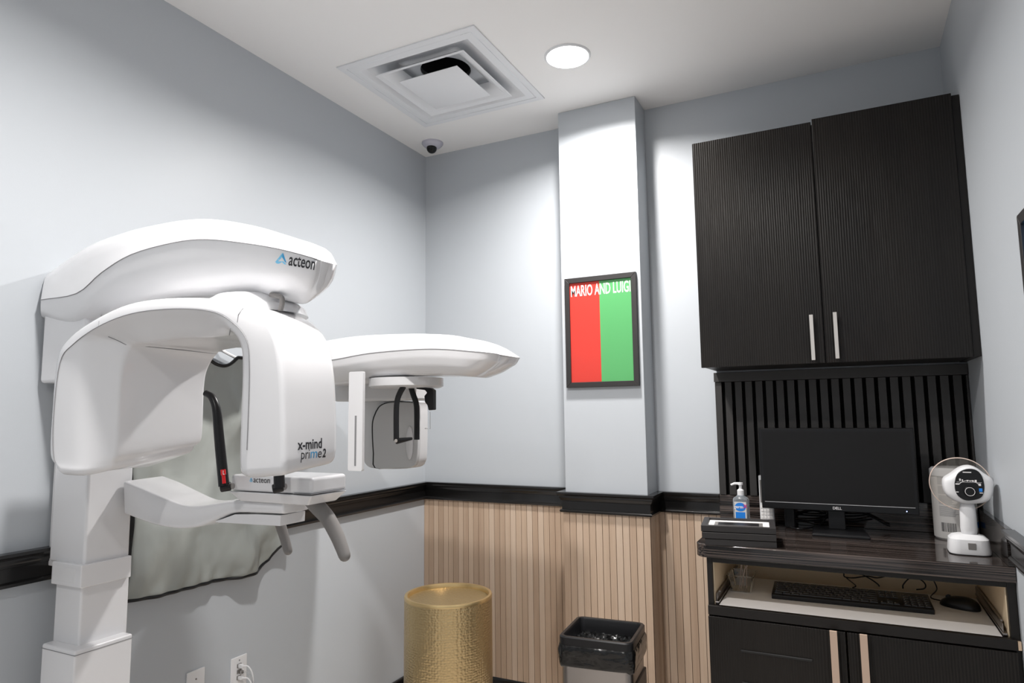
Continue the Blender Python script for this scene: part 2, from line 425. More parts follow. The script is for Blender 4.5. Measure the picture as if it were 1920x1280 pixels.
# ------------------------------------------------------------------ x-ray machine
xr = thing('xray_machine', 'large white panoramic dental x-ray machine standing against the left wall', 'x-ray machine', (.12, -1.87, 0))
def pbox(b, yn, pl, pc, pr, py, z0, z1):
    x0 = at(pl, py, 1, yn).x; c = at(pc, py, 1, yn); y1 = at(pr, py, 0, c.x).y
    box(b, x0, c.x, yn, y1, z0, z1); return x0, c.x, yn, y1
YC = -1.94
zc = lambda py, px=160: at(px, py, 1, YC).z
b = B(); r = pbox(b, YC, 94, 160, 245, 1000, zc(1062), 1.72); obj('column', b, M['white'], xr, bevel=.008, seg=3)
b = B(); box(b, .012, .06, -1.93, -1.83, 1.0, 1.7); obj('wall_bracket', b, M['white2'], xr, bevel=.003)
b = B(); pbox(b, YC-.012, 96, 152, 246, 1075, zc(1102), zc(1058)); col_band = obj('collar', b, M['white'], xr, bevel=.003)
b = B(); pbox(b, YC-.0125, 99, 140, 141, 1075, zc(1093), zc(1066)); obj('collar_panel', b, M['white2'], xr, bevel=.002)
b = B(); pbox(b, YC, 101, 150, 240, 1150, .3, zc(1095)); obj('inner_column', b, M['white'], xr, bevel=.006, seg=3)
zb = at(140, 1221, 1, YC-.03).z
b = B(); x0, x1, y0, y1 = pbox(b, YC-.03, 77, 140, 247, 1230, 0, zb); obj('base_column', b, M['white'], xr, bevel=.005, seg=3)
b = B(); box(b, x0+.001, x1+.001, y0-.001, y1+.001, zb-.012, zb-.0105); obj('base_seam', b, M['greyseam'], xr, smooth=0)
b = B(); box(b, .03, .3, -2.02, -1.72, 0, .03); obj('foot_plate', b, M['greyplastic'], xr, bevel=.004)

# overhead arm: rails are long lines running along the arm (x); section ring goes round it
YO = -1.925
def arm_rails(near, yc, ys):
    """near: list of (pixel list, dy) from under edge over the near side to the crown; mirrored about yc"""
    out = []
    for px, dy in near: out.append([at(p[0], p[1], 1, min(y+dy, yc-.010)) for p, y in zip(px, ys)])
    far = [[Vector((q.x, 2*yc-q.y, q.z)) for q in r] for r in out]
    return [spline(r, 4) for r in out], [spline(r, 4) for r in far]
ys = [-2.005, -2.015, -2.02, -2.02, -2.02, -2.02, -2.02, -2.01, -1.965, -1.94]
S_ = [(77, 562), (144, 550), (191, 511), (247, 477), (326, 455), (388, 449), (466, 457), (529, 468), (585, 483), (601, 489)]
T_ = [(84, 517), (160, 464), (232, 436), (279, 424), (341, 413), (400, 411), (480, 424), (544, 444), (585, 465), (598, 478)]
K_ = [(92, 512), (165, 462), (235, 436), (282, 424), (343, 413), (402, 411), (480, 424), (544, 444), (583, 465), (596, 478)]
R_ = [(76, 585), (142, 588), (195, 548), (248, 524), (326, 506), (388, 498), (466, 499), (529, 508), (583, 522), (600, 512)]
B_ = [(80, 601), (135, 610), (185, 588), (240, 570), (315, 556), (380, 551), (440, 550), (515, 560), (565, 568), (588, 548)]
near, far = arm_rails([(S_, 0), (T_, .02), (K_, .055)], YO, ys)
b = B(); loftr(b, near+far[::-1], [0, .05, .06, .06, .05, 0], False, (.004, .004)); oh_top = obj('overhead_cover', b, M['white'], xr, smooth=60)
near2, far2 = arm_rails([(B_, .04), (R_, .006), (S_, 0)], YO, ys)
b = B(); loftr(b, near2+far2[::-1], [.03, .03, 0, 0, .03, .03], True, (.004, .004)); oh = obj('overhead_arm', b, M['white'], xr, smooth=50)
b = B(); tube(b, [p+Vector((0, -.0012, 0)) for p in near[0]], .0011, 6); obj('cover_seam', b, M['greyseam'], xr)
# lid at the rear of the cover, pivot disc
b = B(); cx, cz = .76, at(435, 552, 1, YO).z
lathe(b, [(0, .012), (.085, .010), (.105, -.004), (.122, -.018), (.128, -.035), (0, -.035)], (.80, -1.935, at(470, 550, 1, -2.02).z), 56); obj('pivot_disc', b, M['white'], xr)
b = B(); p = at(529, 566, 1, -1.98); tube(b, spline([p+Vector((-.035, 0, .02)), p+Vector((-.005, 0, .012)), p, p+Vector((-.005, 0, -.02))], 5), .006, 10); obj('hook', b, M['greyplastic'], xr)
b = B(); p0 = at(85, 636, 1, -1.99); p1 = at(150, 714, 1, -1.99); box(b, .015, p1.x, -1.985, -1.76, p1.z, p0.z+.08); obj('carriage', b, M['white'], xr, bevel=.01, seg=3)

# rotating C-arm: detector leg, arch, source leg
YF = -2.09
def rail(px, ys):
    yy = ys if isinstance(ys, list) else [ys]*len(px)
    return [at(p[0], p[1], 1, y) for p, y in zip(px, yy)]
C_ = [(100, 872), (88, 850), (91, 780), (100, 677), (120, 636), (167, 600), (232, 569), (310, 557), (395, 559), (460, 575), (505, 612), (522, 680), (527, 780), (528, 855), (527, 876)]
D_ = [(112, 878), (101, 855), (101, 780), (113, 680), (138, 645), (185, 612), (247, 588), (325, 579), (397, 584), (438, 606), (463, 639), (468, 692), (466, 780), (463, 855), (463, 882)]
E_ = [(152, 882), (150, 862), (151, 780), (155, 692), (168, 655), (200, 627), (247, 611), (341, 600), (404, 606), (432, 624), (447, 650), (450, 690), (447, 780), (445, 855), (446, 878)]
c = rail(C_, YF); d = rail(D_, YF); e = rail(E_, [YF+.01]*5+[YF+.03]*4+[YF+.01]*6)
gx = at(221, 780, 1, -2.04).x; zceil = at(238, 646, 1, -2.02).z; rx = e[12].x
zl = at(230, 872, 1, -2.04).z; zr = e[14].z
g = [Vector((gx-.01, -2.04, zl+.005)), Vector((gx, -2.04, zl+.03)), Vector((gx, -2.04, 1.40)), Vector((gx, -2.04, zceil-.10)), Vector((gx, -2.03, zceil-.03)), Vector((gx+.015, -2.02, zceil)), Vector((gx+.08, -2.02, zceil)), Vector((gx+.19, -2.02, zceil+.005)), Vector((gx+.30, -2.02, zceil)), Vector((rx-.05, -2.02, zceil)), Vector((rx-.015, -2.03, zceil-.03)), Vector((rx, -2.04, zceil-.1)), Vector((rx, -2.04, 1.40)), Vector((rx, -2.04, zr+.04)), Vector((rx+.01, -2.04, zr+.01))]
yi = [-1.79]*8+[-1.82, -1.86]+[-1.9]*5
fz = [Vector((q.x, y, q.z)) for q, y in zip(g, yi)]
fz[0] += Vector((-.01, -.01, .03)); fz[1] += Vector((-.005, 0, .02)); fz[4] += Vector((.012, 0, -.02)); fz[5] += Vector((.03, 0, -.012))
A_ = {8: (470, 571), 9: (560, 590), 10: (610, 626), 11: (630, 688), 12: (636, 780), 13: (636, 835), 14: (634, 851)}
ya = [-1.83]*8+[-1.84, -1.87]+[-1.9]*5
a = [at(*A_[i], 1, -1.9) if i in A_ else Vector((q.x+.01, y, q.z-.005)) for i, (q, y) in enumerate(zip(c, ya))]
cs = [Vector((q.x+(s.x-q.x)*.15, q.y+.035, q.z+(s.z-q.z)*.15)) for q, s in zip(c, a)]
c2 = [q.copy() for q in c]
for q in c: q.y += .006
rails = [spline(r, 5) for r in (a, cs, c, d, e, g, fz)]
b = B(); loftr(b, rails, [.02, .04, .012, .004, .035, .008, .01], True, (.018, .018), ((0, 0, -1), (0, 0, -1))); gantry = obj('rotating_arm', b, M['white'], xr, smooth=45)
b = B(); tube(b, [q+Vector((0, -.0008, 0)) for q in rails[3][3:-6]], .0009, 6); obj('arm_seam', b, M['greyseam'], gantry)
dg = bpy.context.evaluated_depsgraph_get(); bpy.context.view_layer.update(); ev = gantry.evaluated_get(dg); me = ev.to_mesh()
tree = BVHTree.FromPolygons([q.co.copy() for q in me.vertices], [tuple(p.vertices) for p in me.polygons]); ev.to_mesh_clear()
def onleg(px, py):   # point of the arm's outer face under this place
    h = tree.ray_cast(CPOS, (at(px, py, 1, -1.9)-CPOS).normalized()); return h[0] if h[0] else at(px, py, 1, -1.95)
b = B()
for i in range(14):
    x0, y0 = 507+6.2*i, 596+1.3*i; x1, y1 = 526+5.6*i, 625+.6*i
    tube(b, [onleg(x0+(x1-x0)*k/8+1.2*math.sin(PI*k/8), y0+(y1-y0)*k/8) for k in range(9)], .0011, 6)
obj('vent_slots', b, M['lightgrey'], gantry)

YD = Vector((0, 1, 0)); ZD = Vector((0, 0, 1)); XD = Vector((1, 0, 0))
def decal(s, h, org, u, v, width, ma, parent, target, bold=0):
    """writing draped on a curved housing: h letter size, width the room it takes"""
    bm = text_bm(s, h, False, bold); x0 = min(q.co.x for q in bm.verts); wd = max(q.co.x for q in bm.verts)-x0
    for q in bm.verts: q.co.x = (q.co.x-x0)*width/wd
    bmesh.ops.subdivide_edges(bm, edges=bm.edges, cuts=1)
    place(bm, org, u, v, .0006, target)
    return obj('lettering', bm, M[ma], parent, smooth=0, recalc=False)
q0 = onleg(557.5, 843); q1 = onleg(603, 838)
u = (q1-q0); u.z = 0; u.normalize()
def wdt(a, c, y=845): return (onleg(c, y)-onleg(a, y)).length
decal('x-mind', .030, q0, u, ZD, wdt(557.5, 603), 'letterdark', gantry, gantry, .0007)
decal('pri', .030, onleg(564, 861), u, ZD, wdt(564, 580), 'letterdark', gantry, gantry)
decal('m', .030, onleg(581.5, 859), u, ZD, wdt(581.5, 594), 'letterblue', gantry, gantry)
decal('e', .030, onleg(595, 858), u, ZD, wdt(595, 602), 'letterdark', gantry, gantry)
decal('2', .026, onleg(604, 857), u, ZD, wdt(604, 610), 'letterdark', gantry, gantry, .0007)
b = B()
for P in ([(203, 631), (218, 637), (236, 646), (280, 650), (340, 656), (406, 663)], [(185, 612), (186, 602), (190, 590)], [(438, 606), (432, 616), (430, 628)], [(445, 604), (447, 590), (456, 578)]):
    b = B(); tube(b, [onleg(*p) for p in P], .0009, 6); obj('panel_seam', b, M['greyseam'], gantry)
# maker's name on the overhead arm
def surf(o, px, py, yy=-2.0):
    dg = bpy.context.evaluated_depsgraph_get(); bpy.context.view_layer.update(); ev = o.evaluated_get(dg); me = ev.to_mesh()
    tr = BVHTree.FromPolygons([o.matrix_world @ q.co for q in me.vertices], [tuple(p.vertices) for p in me.polygons]); ev.to_mesh_clear()
    h = tr.ray_cast(CPOS, (at(px, py, 1, yy)-CPOS).normalized()); return h[0] or at(px, py, 1, yy)
qa = surf(oh, 540, 497); qb = surf(oh, 589, 506)
u = (qb-qa); L0 = u.length; u.normalize(); vv = (ZD-u*ZD.dot(u)).normalized()
bm = text_bm('acteon', .05, False, .0006); wd = max(q.co.x for q in bm.verts)
for q in bm.verts: q.co.x *= L0/wd; q.co.y *= .78
bmesh.ops.subdivide_edges(bm, edges=bm.edges, cuts=1)
place(bm, qa, u, vv, .0008, oh); obj('lettering', bm, M['letterdark'], oh, smooth=0, recalc=False)
def logo(org, u, v, s, target, parent):
    tri = [((0, 1), (-.62, -.1), (-.42, -.22), (.06, .55)), ((.06, .98), (.62, -.12), (.42, -.02), (-.05, .6)), ((-.5, -.25), (.62, -.3), (.25, .02), (-.25, -.02))]
    for k, (ma, poly) in enumerate(zip(('letterteal', 'letterblue', 'letterteal'), tri)):
        bm = B(); bm.faces.new([bm.verts.new((x*s, y*s, 0)) for x, y in poly]); place(bm, org, u, v, .0007+.0001*k, target); obj('logo', bm, M[ma], parent, smooth=0, recalc=False)
logo(surf(oh, 527, 490), u, vv, .019, oh, oh)

# chin-rest arm fixed to the column
YA = -1.845
up_ = [(232, 902), (262, 914), (302, 931), (341, 946), (372, 948), (400, 944), (435, 939), (480, 940), (527, 942)]
lo_ = [(234, 964), (279, 981), (326, 991), (365, 989), (385, 983), (404, 975), (435, 962), (480, 962), (527, 964)]
ra, rb = [at(*p, 1, YA) for p in up_], [at(*p, 1, YA) for p in lo_]
wv = [.13, .13, .12, .11, .10, .10, .10, .10, .095]
b = B(); far_ = [p+Vector((0, w_, 0.004)) for p, w_ in zip(ra, wv)]; farb = [p+Vector((0, w_, 0)) for p, w_ in zip(rb, wv)]
loftr(b, [spline(x, 4) for x in (rb, ra, far_, farb)], [.01, .01, .01, .01], True, (0, .006)); obj('chin_arm', b, M['white'], xr, smooth=50)
b = B(); pts = [(404, 977), (440, 964), (480, 964), (526, 966), (525, 986), (470, 983), (404, 979)]
prism(b, [at(*p, 1, YA+.004) for p in pts], (0, .085, 0)); obj('lower_tray', b, M['white'], xr, bevel=.003)
b = B(); p0 = at(432, 889, 1, -1.87); p1 = at(548, 926, 1, -1.87); box(b, p0.x, p1.x+.06, -1.87, -1.745, p1.z, p0.z); chin = obj('chin_rest', b, M['white'], xr, bevel=.009, seg=4)
b = B(); z0_, z1_ = at(500, 944, 1, -1.865).z, p1.z-.0015
loft(b, [[Vector((p0.x+dx0, y, z0_)), Vector((p0.x-.004+dx1, y2, z1_))] for dx0, dx1, y, y2 in ((.02, 0, -1.855, -1.872), (p1.x-p0.x+.035, p1.x-p0.x+.066, -1.855, -1.872), (p1.x-p0.x+.035, p1.x-p0.x+.066, -1.755, -1.743), (.02, 0, -1.755, -1.743))]); obj('lip', b, M['white'], chin, bevel=.004)
b = B(); box(b, p1.x+.004, p1.x+.062, -1.872, -1.75, p1.z+.001, p1.z+.0022); obj('lip_seam', b, M['greyseam'], chin, smooth=0)
bm = text_bm('acteon', .021, False); place(bm, at(475, 904, 1, -1.871), XD, ZD, .0006); obj('lettering', bm, M['letterdark'], chin, smooth=0, recalc=False)
logo(at(471, 901, 1, -1.8715), XD, ZD, .008, None, chin)
def rod(px, foot, y, band):
    b = B(); P = spline([at(p[0], p[1], 1, y) for p in px], 5); n = len(P)
    tube(b, P, [.0085+.0045*i/(n-1) for i in range(n)], 14); o = obj('support_rod', b, M['black'], xr)
    b = B(); cyl(b, at(*foot[0], 1, y-.004), at(*foot[1], 1, y+.012), .0115, 18); obj('rod_foot', b, M['black'], o, bevel=.003)
    b = B(); q = at(*foot[1], 1, y+.012); cyl(b, q-Vector((.006, 0, 0)), q+Vector((.005, .002, 0)), .0075, 18); obj('rod_pin', b, M['greyplastic'], o)
    if band:
        b = B(); cyl(b, at(418.2, 880, 1, y-.012), at(419, 890, 1, y-.012), .006, 16); cyl(b, at(418.8, 890, 1, y-.0115), at(420.3, 906, 1, y-.0115), .0042, 12)
        r_ = obj('red_marker', b, M['bandred'], o)
        bm = text_bm('L', .013, True, .0004); place(bm, at(419.5, 889, 1, y-.0185), XD, ZD, .0006); obj('lettering', bm, M['letter'], r_, smooth=0, recalc=False)
rod([(386, 737), (396, 743), (403, 756), (407, 775), (411, 820), (420, 911)], [(413, 914), (433, 911)], -1.905, True)
rod([(508, 737), (516, 745), (519, 760), (521, 790), (522, 850), (524, 914)], [(511, 917), (531, 912)], -1.90, False)
b = B(); P = spline([at(*p, 1, -1.79) for p in ((583, 934), (596, 950), (615, 972), (631, 1002), (640, 1024), (646, 1041))], 5)
def handle(P, r0, r1):
    d = (P[-1]-P[-2]).normalized(); n = len(P); R_ = [r0+(r1-r0)*i/(n-1) for i in range(n)]
    for t in (30, 55, 75, 88): P.append(P[n-1]+d*r1*math.sin(math.radians(t))); R_.append(r1*math.cos(math.radians(t)))
    b = B(); tube(b, P, R_, 20); return obj('handle', b, M['greyplastic'], xr, smooth=60)
handle(P, .021, .0145)
b = B(); P = spline([at(*p, 1, -1.735) for p in ((522, 970), (528, 990), (534, 1010), (540, 1032))], 5)
handle(P, .0145, .0115)

# cephalometric arm toward the back wall
ysc = [-1.21, -1.22, -1.22, -1.22, -1.22, -1.22, -1.205, -1.165, -1.125]
YCE = -1.09
S2 = [(575, 682), (632, 673), (693, 662), (772, 655), (826, 654), (880, 658), (915, 661), (934, 664), (940, 667)]
T2 = [(575, 646), (632, 635), (680, 629), (746, 626), (812, 626), (862, 630), (900, 641), (926, 654), (936, 661)]
K2 = [(580, 646), (634, 635), (682, 629), (748, 626), (812, 626), (860, 630), (896, 641), (920, 654), (932, 661)]
G2 = [(575, 694), (636, 686), (700, 676), (772, 669), (826, 669), (876, 672), (910, 675), (930, 678), (938, 679)]
H2 = [(575, 704), (637, 697), (700, 692), (772, 687), (826, 687), (865, 690), (892, 693), (912, 694), (926, 690)]
B2 = [(578, 722), (640, 718), (700, 707), (772, 703), (826, 703), (860, 704), (880, 706), (896, 706), (910, 700)]
n1, f1 = arm_rails([(S2, 0), (T2, .03), (K2, .08)], YCE, ysc)
b = B(); loftr(b, n1+f1[::-1], [0, .04, .05, .05, .04, 0], False, (.004, .003)); obj('ceph_cover', b, M['white'], xr, smooth=60)
n2, f2 = arm_rails([(B2, .05), (H2, .02), (G2, .005), (S2, 0)], YCE, ysc)
b = B(); loftr(b, n2+f2[::-1], [.02, .012, .006, 0, 0, .006, .012, .02], True, (.004, .003)); obj('ceph_head', b, M['white'], xr, smooth=40)
b = B(); tube(b, [p+Vector((0, -.001, 0)) for p in n1[0]], .001, 6); obj('cover_seam', b, M['greyseam'], xr)
b = B(); box(b, .10, .26, -1.80, -1.20, 1.662, 1.715); obj('ceph_arm', b, M['white'], xr, bevel=.02, seg=4)
b = B(); p0 = at(600, 706, 1, -1.08); p1 = at(784, 750, 1, -.92); box(b, p0.x, p1.x, -1.0, -.84, p1.z, p0.z); obj('ceph_carriage', b, M['lightgrey'], xr, bevel=.01, seg=3)
# slotted collimator post
b = B(); p0 = at(654.5, 697, 1, -1.25); p1 = at(678.5, 883, 1, -1.25); pts = rrect(p1.x-p0.x, p0.z-p1.z, .006, 4, (p0.x+p1.x)/2, (p0.z+p1.z)/2)
prism(b, [(x, -1.25, z) for x, z in pts], (0, .012, 0)); post = obj('collimator_post', b, M['white'], xr)
b = B(); q0 = at(665.2, 779, 1, -1.251); q1 = at(667.2, 873, 1, -1.251); box(b, q0.x, q1.x, -1.2508, -1.249, q1.z, q0.z); obj('slit', b, M['greyseam'], post, smooth=0)
# turntable and ear rods
dc = at(762, 715, 1, -1.06); rr_ = (at(820, 715, 1, -1.06)-at(706, 715, 1, -1.06)).length/2
b = B(); zt, zbm = at(762, 705, 1, -1.19).z, at(762, 724, 1, -1.19).z; lathe(b, [(0, zt), (rr_, zt), (rr_, zbm+.006), (rr_-.012, zbm), (0, zbm)], (dc.x, -1.06, 0), 48); obj('turntable', b, M['lightgrey'], xr)
def rods(name, px, y, r, k=.55):
    b = B(); P = spline([at(p[0], p[1], 1, y) for p in px], 5); tube(b, P, r, 14, flat=(k, (0, 1, 0))); return obj(name, b, M['black'], xr, bevel=.001)
e1 = rods('ear_rod', [(757, 724), (750, 736), (745, 750), (743, 770), (743, 826)], -1.15, .0115)
e2 = rods('ear_rod', [(770, 724), (775, 740), (780, 755), (781.5, 775), (781.5, 824)], -1.02, .012)
b = B(); tube(b, [at(744, 826.5, 1, -1.145), at(772, 822, 1, -1.145)], [.011, .005], 12); obj('ear_tip', b, M['black'], e1)
b = B(); q = at(743, 826, 1, -1.16); cyl(b, q, q-Vector((0, .003, 0)), .006, 16); obj('screw', b, M['nickel'], e1)
b = B(); pts = [(780, 726), (806, 727), (812, 731), (812, 768), (803, 769), (801, 760), (796, 753), (795, 742), (800, 736), (796, 731), (780, 729)]
prism(b, [at(*p, 1, -1.06) for p in pts], (0, .022, 0)); obj('nose_support', b, M['black'], xr, bevel=.003)
b = B(); tube(b, [at(806, 772, 1, -1.05), at(806, 803, 1, -1.05), at(797, 803, 1, -1.05)], .0022, 8); obj('clear_rod', b, M['clear'], xr)
# ceph detector
b = B()
def outl(px, y): return [at(*p, 1, y) for p in px]
body = [(681, 752), (775, 752), (783, 760), (784, 800), (783, 850), (780, 868), (770, 877), (740, 879), (702, 878), (687, 872), (681, 855), (679, 800)]
ring = [(704, 771), (712, 760), (728, 754), (760, 753), (780, 757), (783, 770), (783.5, 820), (781, 862), (772, 875), (740, 877), (702, 877), (699, 850), (697, 810), (698, 788)]
prism(b, spline([*outl(body, -0.85), outl(body, -0.85)[0]], 3)[:-1], (0, .07, 0)); det = obj('ceph_detector', b, M['lightgrey'], xr, bevel=.006, seg=3)
b = B(); prism(b, spline([*outl(ring, -0.865), outl(ring, -0.865)[0]], 3)[:-1], (0, .016, 0)); obj('detector_edge', b, M['black'], det)
b = B(); inn = [(x+ (1.6 if x < 735 else 0), y+(.6 if y < 800 else 0)) for x, y in ring]; prism(b, spline([*outl(inn, -0.872), outl(inn, -0.872)[0]], 3)[:-1], (0, .02, 0)); obj('detector_panel', b, M['mirror'], det, bevel=.003, seg=3)
b = B(); q = at(768, 830, 1, -0.875); bmesh.ops.create_uvsphere(b, u_segments=24, v_segments=16, radius=1, matrix=Matrix.Translation(q) @ Matrix.Diagonal((.017, .008, .066, 1))); obj('grip_recess', b, M['lightgrey'], det)

# ------------------------------------------------------------------ lead apron on the left wall
def apron():
    t = thing('lead_apron', 'grey vinyl lead apron with black piping hanging on the left wall behind the x-ray machine', 'apron', (.02, -1.38, .84))
    ycen = -1.385
    bot = [at(*p, 0, .05) for p in ((243, 1129), (300, 1116), (380, 1096), (450, 1082), (490, 1069), (513, 1050), (526, 1022), (527, 1000), (522, 985))]
    right = bot[6:]; yl, yr = -1.72, -1.075
    def zbot(y):
        for p, q in zip(bot, bot[1:7]):
            if p.y <= y <= q.y: return p.z+(q.z-p.z)*(y-p.y)/(q.y-p.y)
        return bot[0].z if y < bot[0].y else bot[6].z
    def ztop(y):
        d = abs(y-ycen)
        if d < .085: return 1.60+.035*(d/.085)**2
        if d < .2: return 1.635+.0*(d-.085)
        return 1.635-.9*(d-.2)
    NU, NV = 70, 90; b = B(); grid = []
    for i in range(NU+1):
        s = i/NU; row = []
        for j in range(NV+1):
            v = j/NV
            y = yl+(yr-yl)*s
            z0, z1 = zbot(y), ztop(y); z = z0+(z1-z0)*v
            if z > 1.25: y = ycen+(y-ycen)*(1-.25*((z-1.25)/.4))
            # hanging folds
            k = 1-v; dz = z
            x = .040+.018*math.sin((y*9+dz*4)*2.2)*(.4+.6*k)+.010*math.sin(y*31+dz*9+2*math.sin(dz*8))*k*1.2+.007*math.sin(y*17-dz*22+1.5*math.sin(y*11))
            x += .030*math.exp(-((y+1.36-(1.5-z)*.25)/.05)**2)*math.exp(-((z-1.45)/.18)**2)
            x += .0035*math.sin(y*95+4*math.sin(dz*12))*math.exp(-((z-z0)/.07)**2)
            x = max(.018, x)+.026*math.exp(-((z-1.0)/.13)**4)
            if j == 0 or i in (0, NU): x = max(.02, x*.9)
            row.append(b.verts.new((x, y, z)))
        grid.append(row)
    for i in range(NU):
        for j in range(NV): b.faces.new((grid[i][j], grid[i+1][j], grid[i+1][j+1], grid[i][j+1]))
    edge = [g[0].co.copy() for g in grid]+[v.co.copy() for v in grid[-1][1:]]+[g[-1].co.copy() for g in grid[::-1][1:]]+[v.co.copy() for v in grid[0][::-1][1:]]
    o = obj('cloth', b, M['apron'], t, smooth=180); s = o.modifiers.new('solid', 'SOLIDIFY'); s.thickness = .006; s.offset = -1
    b = B(); tube(b, edge, .0065, 8); obj('piping', b, M['black'], t)
    b = B(); cyl(b, (.0, ycen, 1.66), (.05, ycen, 1.66), .008, 12); tube(b, [(.03, ycen-.10, 1.625), (.03, ycen, 1.66), (.03, ycen+.10, 1.625)], .006, 8); obj('hanger', b, M['white2'], t)
apron()

# ------------------------------------------------------------------ wall plates
pc = at(347, 1262, 0, 0)
t = thing('wall_plate', 'blank white wall plate low on the left wall, nearer the x-ray machine', 'wall plate', (0, -1.417, .485), 'white wall plates')
b = B(); box(b, .0, .006, -1.453, -1.381, .428, .545); obj('plate', b, M['white2'], t, bevel=.002)
b = B(); cyl(b, (.005, -1.417, .515), (.0075, -1.417, .515), .003, 12); obj('screw', b, M['greyplastic'], t)
t = thing('data_outlet', 'white data outlet plate with cables plugged in, low on the left wall', 'wall outlet', (0, -1.231, .475), 'white wall plates')
b = B(); box(b, .0, .006, -1.268, -1.196, .415, .532); obj('plate', b, M['white2'], t, bevel=.002)
b = B(); cyl(b, (.005, -1.232, .518), (.0068, -1.232, .518), .003, 12); obj('screw', b, M['greyseam'], t)
for k in range(3):
    z = .50-k*.021
    b = B(); box(b, .006, .0085, -1.243, -1.223, z-.007, z+.007); j = obj('jack', b, M['greyplastic'], t, bevel=.001)
    b = B(); box(b, .008, .026, -1.239, -1.227, z-.005, z+.005); tube(b, spline([(.024, -1.233, z), (.045, -1.222, z-.004), (.055, -1.21, z-.05), (.04, -1.205, z-.16), (.02, -1.205, z-.30)], 5), .0026, 8); obj('network_cable', b, M['clear'] if k == 1 else M['white2'], t)

# ------------------------------------------------------------------ hammered gold drum
gc = at(840, 1111, 2, .64); gc = Vector((.476, -.528, 0)); GR = .19; GH = .64
t = thing('side_table', 'round hammered gold metal drum side table with a recessed top', 'side table', (gc.x, gc.y, 0))
b = B(); lathe(b, [(0, .002), (GR-.006, .002), (GR, .012), (GR, GH-.014)], (gc.x, gc.y, 0), 96); obj('drum', b, M['gold'], t, recalc=True)
b = B(); lathe(b, [(GR, GH-.0145), (GR+.001, GH-.008), (GR-.002, GH-.001), (GR-.007, GH), (GR-.013, GH-.001), (GR-.016, GH-.006), (GR-.016, GH-.03), (GR-.02, GH-.03)], (gc.x, gc.y, 0), 96); obj('rim', b, M['goldsmooth'], t)
b = B(); lathe(b, [(0, GH-.019), (GR-.0165, GH-.019), (GR-.0165, GH-.027), (0, GH-.027)], (gc.x, gc.y, 0), 96); obj('top', b, M['gold'], t)

# ------------------------------------------------------------------ bin and its bag
bx, by, bw, bd, BH = 1.243, -.712, .262, .250, .64
Rb = Matrix.Translation((bx, by, 0)) @ Matrix.Rotation(math.radians(4.5), 4, 'Z')
t = thing('trash_bin', 'rectangular stainless steel bin with an open black rim in front of the column', 'trash bin', (bx, by, 0))
def rr(w, d, r, z): return [Rb @ Vector((x, y, z)) for x, y in rrect(w, d, r, 6)]
def shell(b, secs, cap0=True, cap1=True):
    rs = [[b.verts.new(p) for p in s] for s in secs]; n = len(rs[0])
    for a, c in zip(rs, rs[1:]):
        for i in range(n): b.faces.new((a[i], a[(i+1) % n], c[(i+1) % n], c[i]))
    if cap0: b.faces.new(rs[0][::-1])
    if cap1: b.faces.new(rs[-1])
b = B(); shell(b, [rr(bw-.012, bd-.012, .03, .004), rr(bw-.012, bd-.012, .03, BH-.03)], cap1=False); obj('body', b, M['steel'], t)
b = B(); shell(b, [rr(bw-.002, bd-.002, .03, 0), rr(bw-.002, bd-.002, .03, .02)]); obj('base', b, M['black'], t, bevel=.003)
b = B(); shell(b, [rr(bw, bd, .028, BH-.036), rr(bw, bd, .028, BH-.004), rr(bw-.008, bd-.008, .026, BH), rr(bw-.026, bd-.026, .02, BH), rr(bw-.034, bd-.034, .018, BH-.008), rr(bw-.036, bd-.036, .018, BH-.09)], False, False); obj('rim', b, M['black'], t)
b = B(); p = Rb @ Vector((bw/2, .02, BH-.09)); box(b, bw/2-.012, bw/2+.0, -.10, .11, .02, BH-.15, mtx=Rb); obj('hinge_cover', b, M['black'], t, bevel=.004)
b = B(); secs = []
random.seed(3); N = 28
def ragged(w, d, z, amp, seed, zamp=0):
    base = [Vector((x, y, z)) for x, y in rrect(w, d, .03, 8)]; out = []
    for i, p in enumerate(base):
        a = i/len(base)*2*PI; k = 1+amp*(math.sin(7*a+seed)+.6*math.sin(13*a+2.1*seed))
        out.append(Rb @ Vector((p.x*k, p.y*k, z+zamp*(math.sin(3*a+seed)+.5*math.sin(8*a+seed)))))
    return out
shell(b, [ragged(bw+.002, bd+.002, BH-.028, 0, 0, .0), ragged(bw+.010, bd+.010, BH-.036, .006, 1, .003), ragged(bw+.012, bd+.012, BH-.052, .010, 2, .003), ragged(bw+.008, bd+.010, BH-.068, .008, 4, .003), ragged(bw+.010, bd+.010, BH-.086, .010, 5, .003), ragged(bw+.000, bd+.002, BH-.102, .003, 6, .004), ragged(bw-.008, bd-.008, BH-.100, .0, 6, .004)], False, False)
bag = obj('bin_bag', b, M['bag'], None, smooth=180); bag.modifiers.new('s', 'SUBSURF').levels = 2; bag.modifiers['s'].render_levels = 2
tag(bag, 'shiny black plastic bag folded over the rim of the steel bin', 'bin bag')
b = B(); G = 26; gg = []
for i in range(G+1):
    gg.append([])
    for j in range(G+1):
        u_, v_ = i/G-.5, j/G-.5; e_ = max(abs(u_), abs(v_))*2
        gg[-1].append(b.verts.new(Rb @ Vector((u_*(bw-.04), v_*(bd-.04), BH-.050-.02*(1-e_)+random.uniform(-.008, .008)*(1 if e_ < .97 else .2)))))
for i in range(G):
    for j in range(G): b.faces.new((gg[i][j], gg[i+1][j], gg[i+1][j+1], gg[i][j+1]))
obj('bag_lining', b, M['bag'], bag, smooth=25)

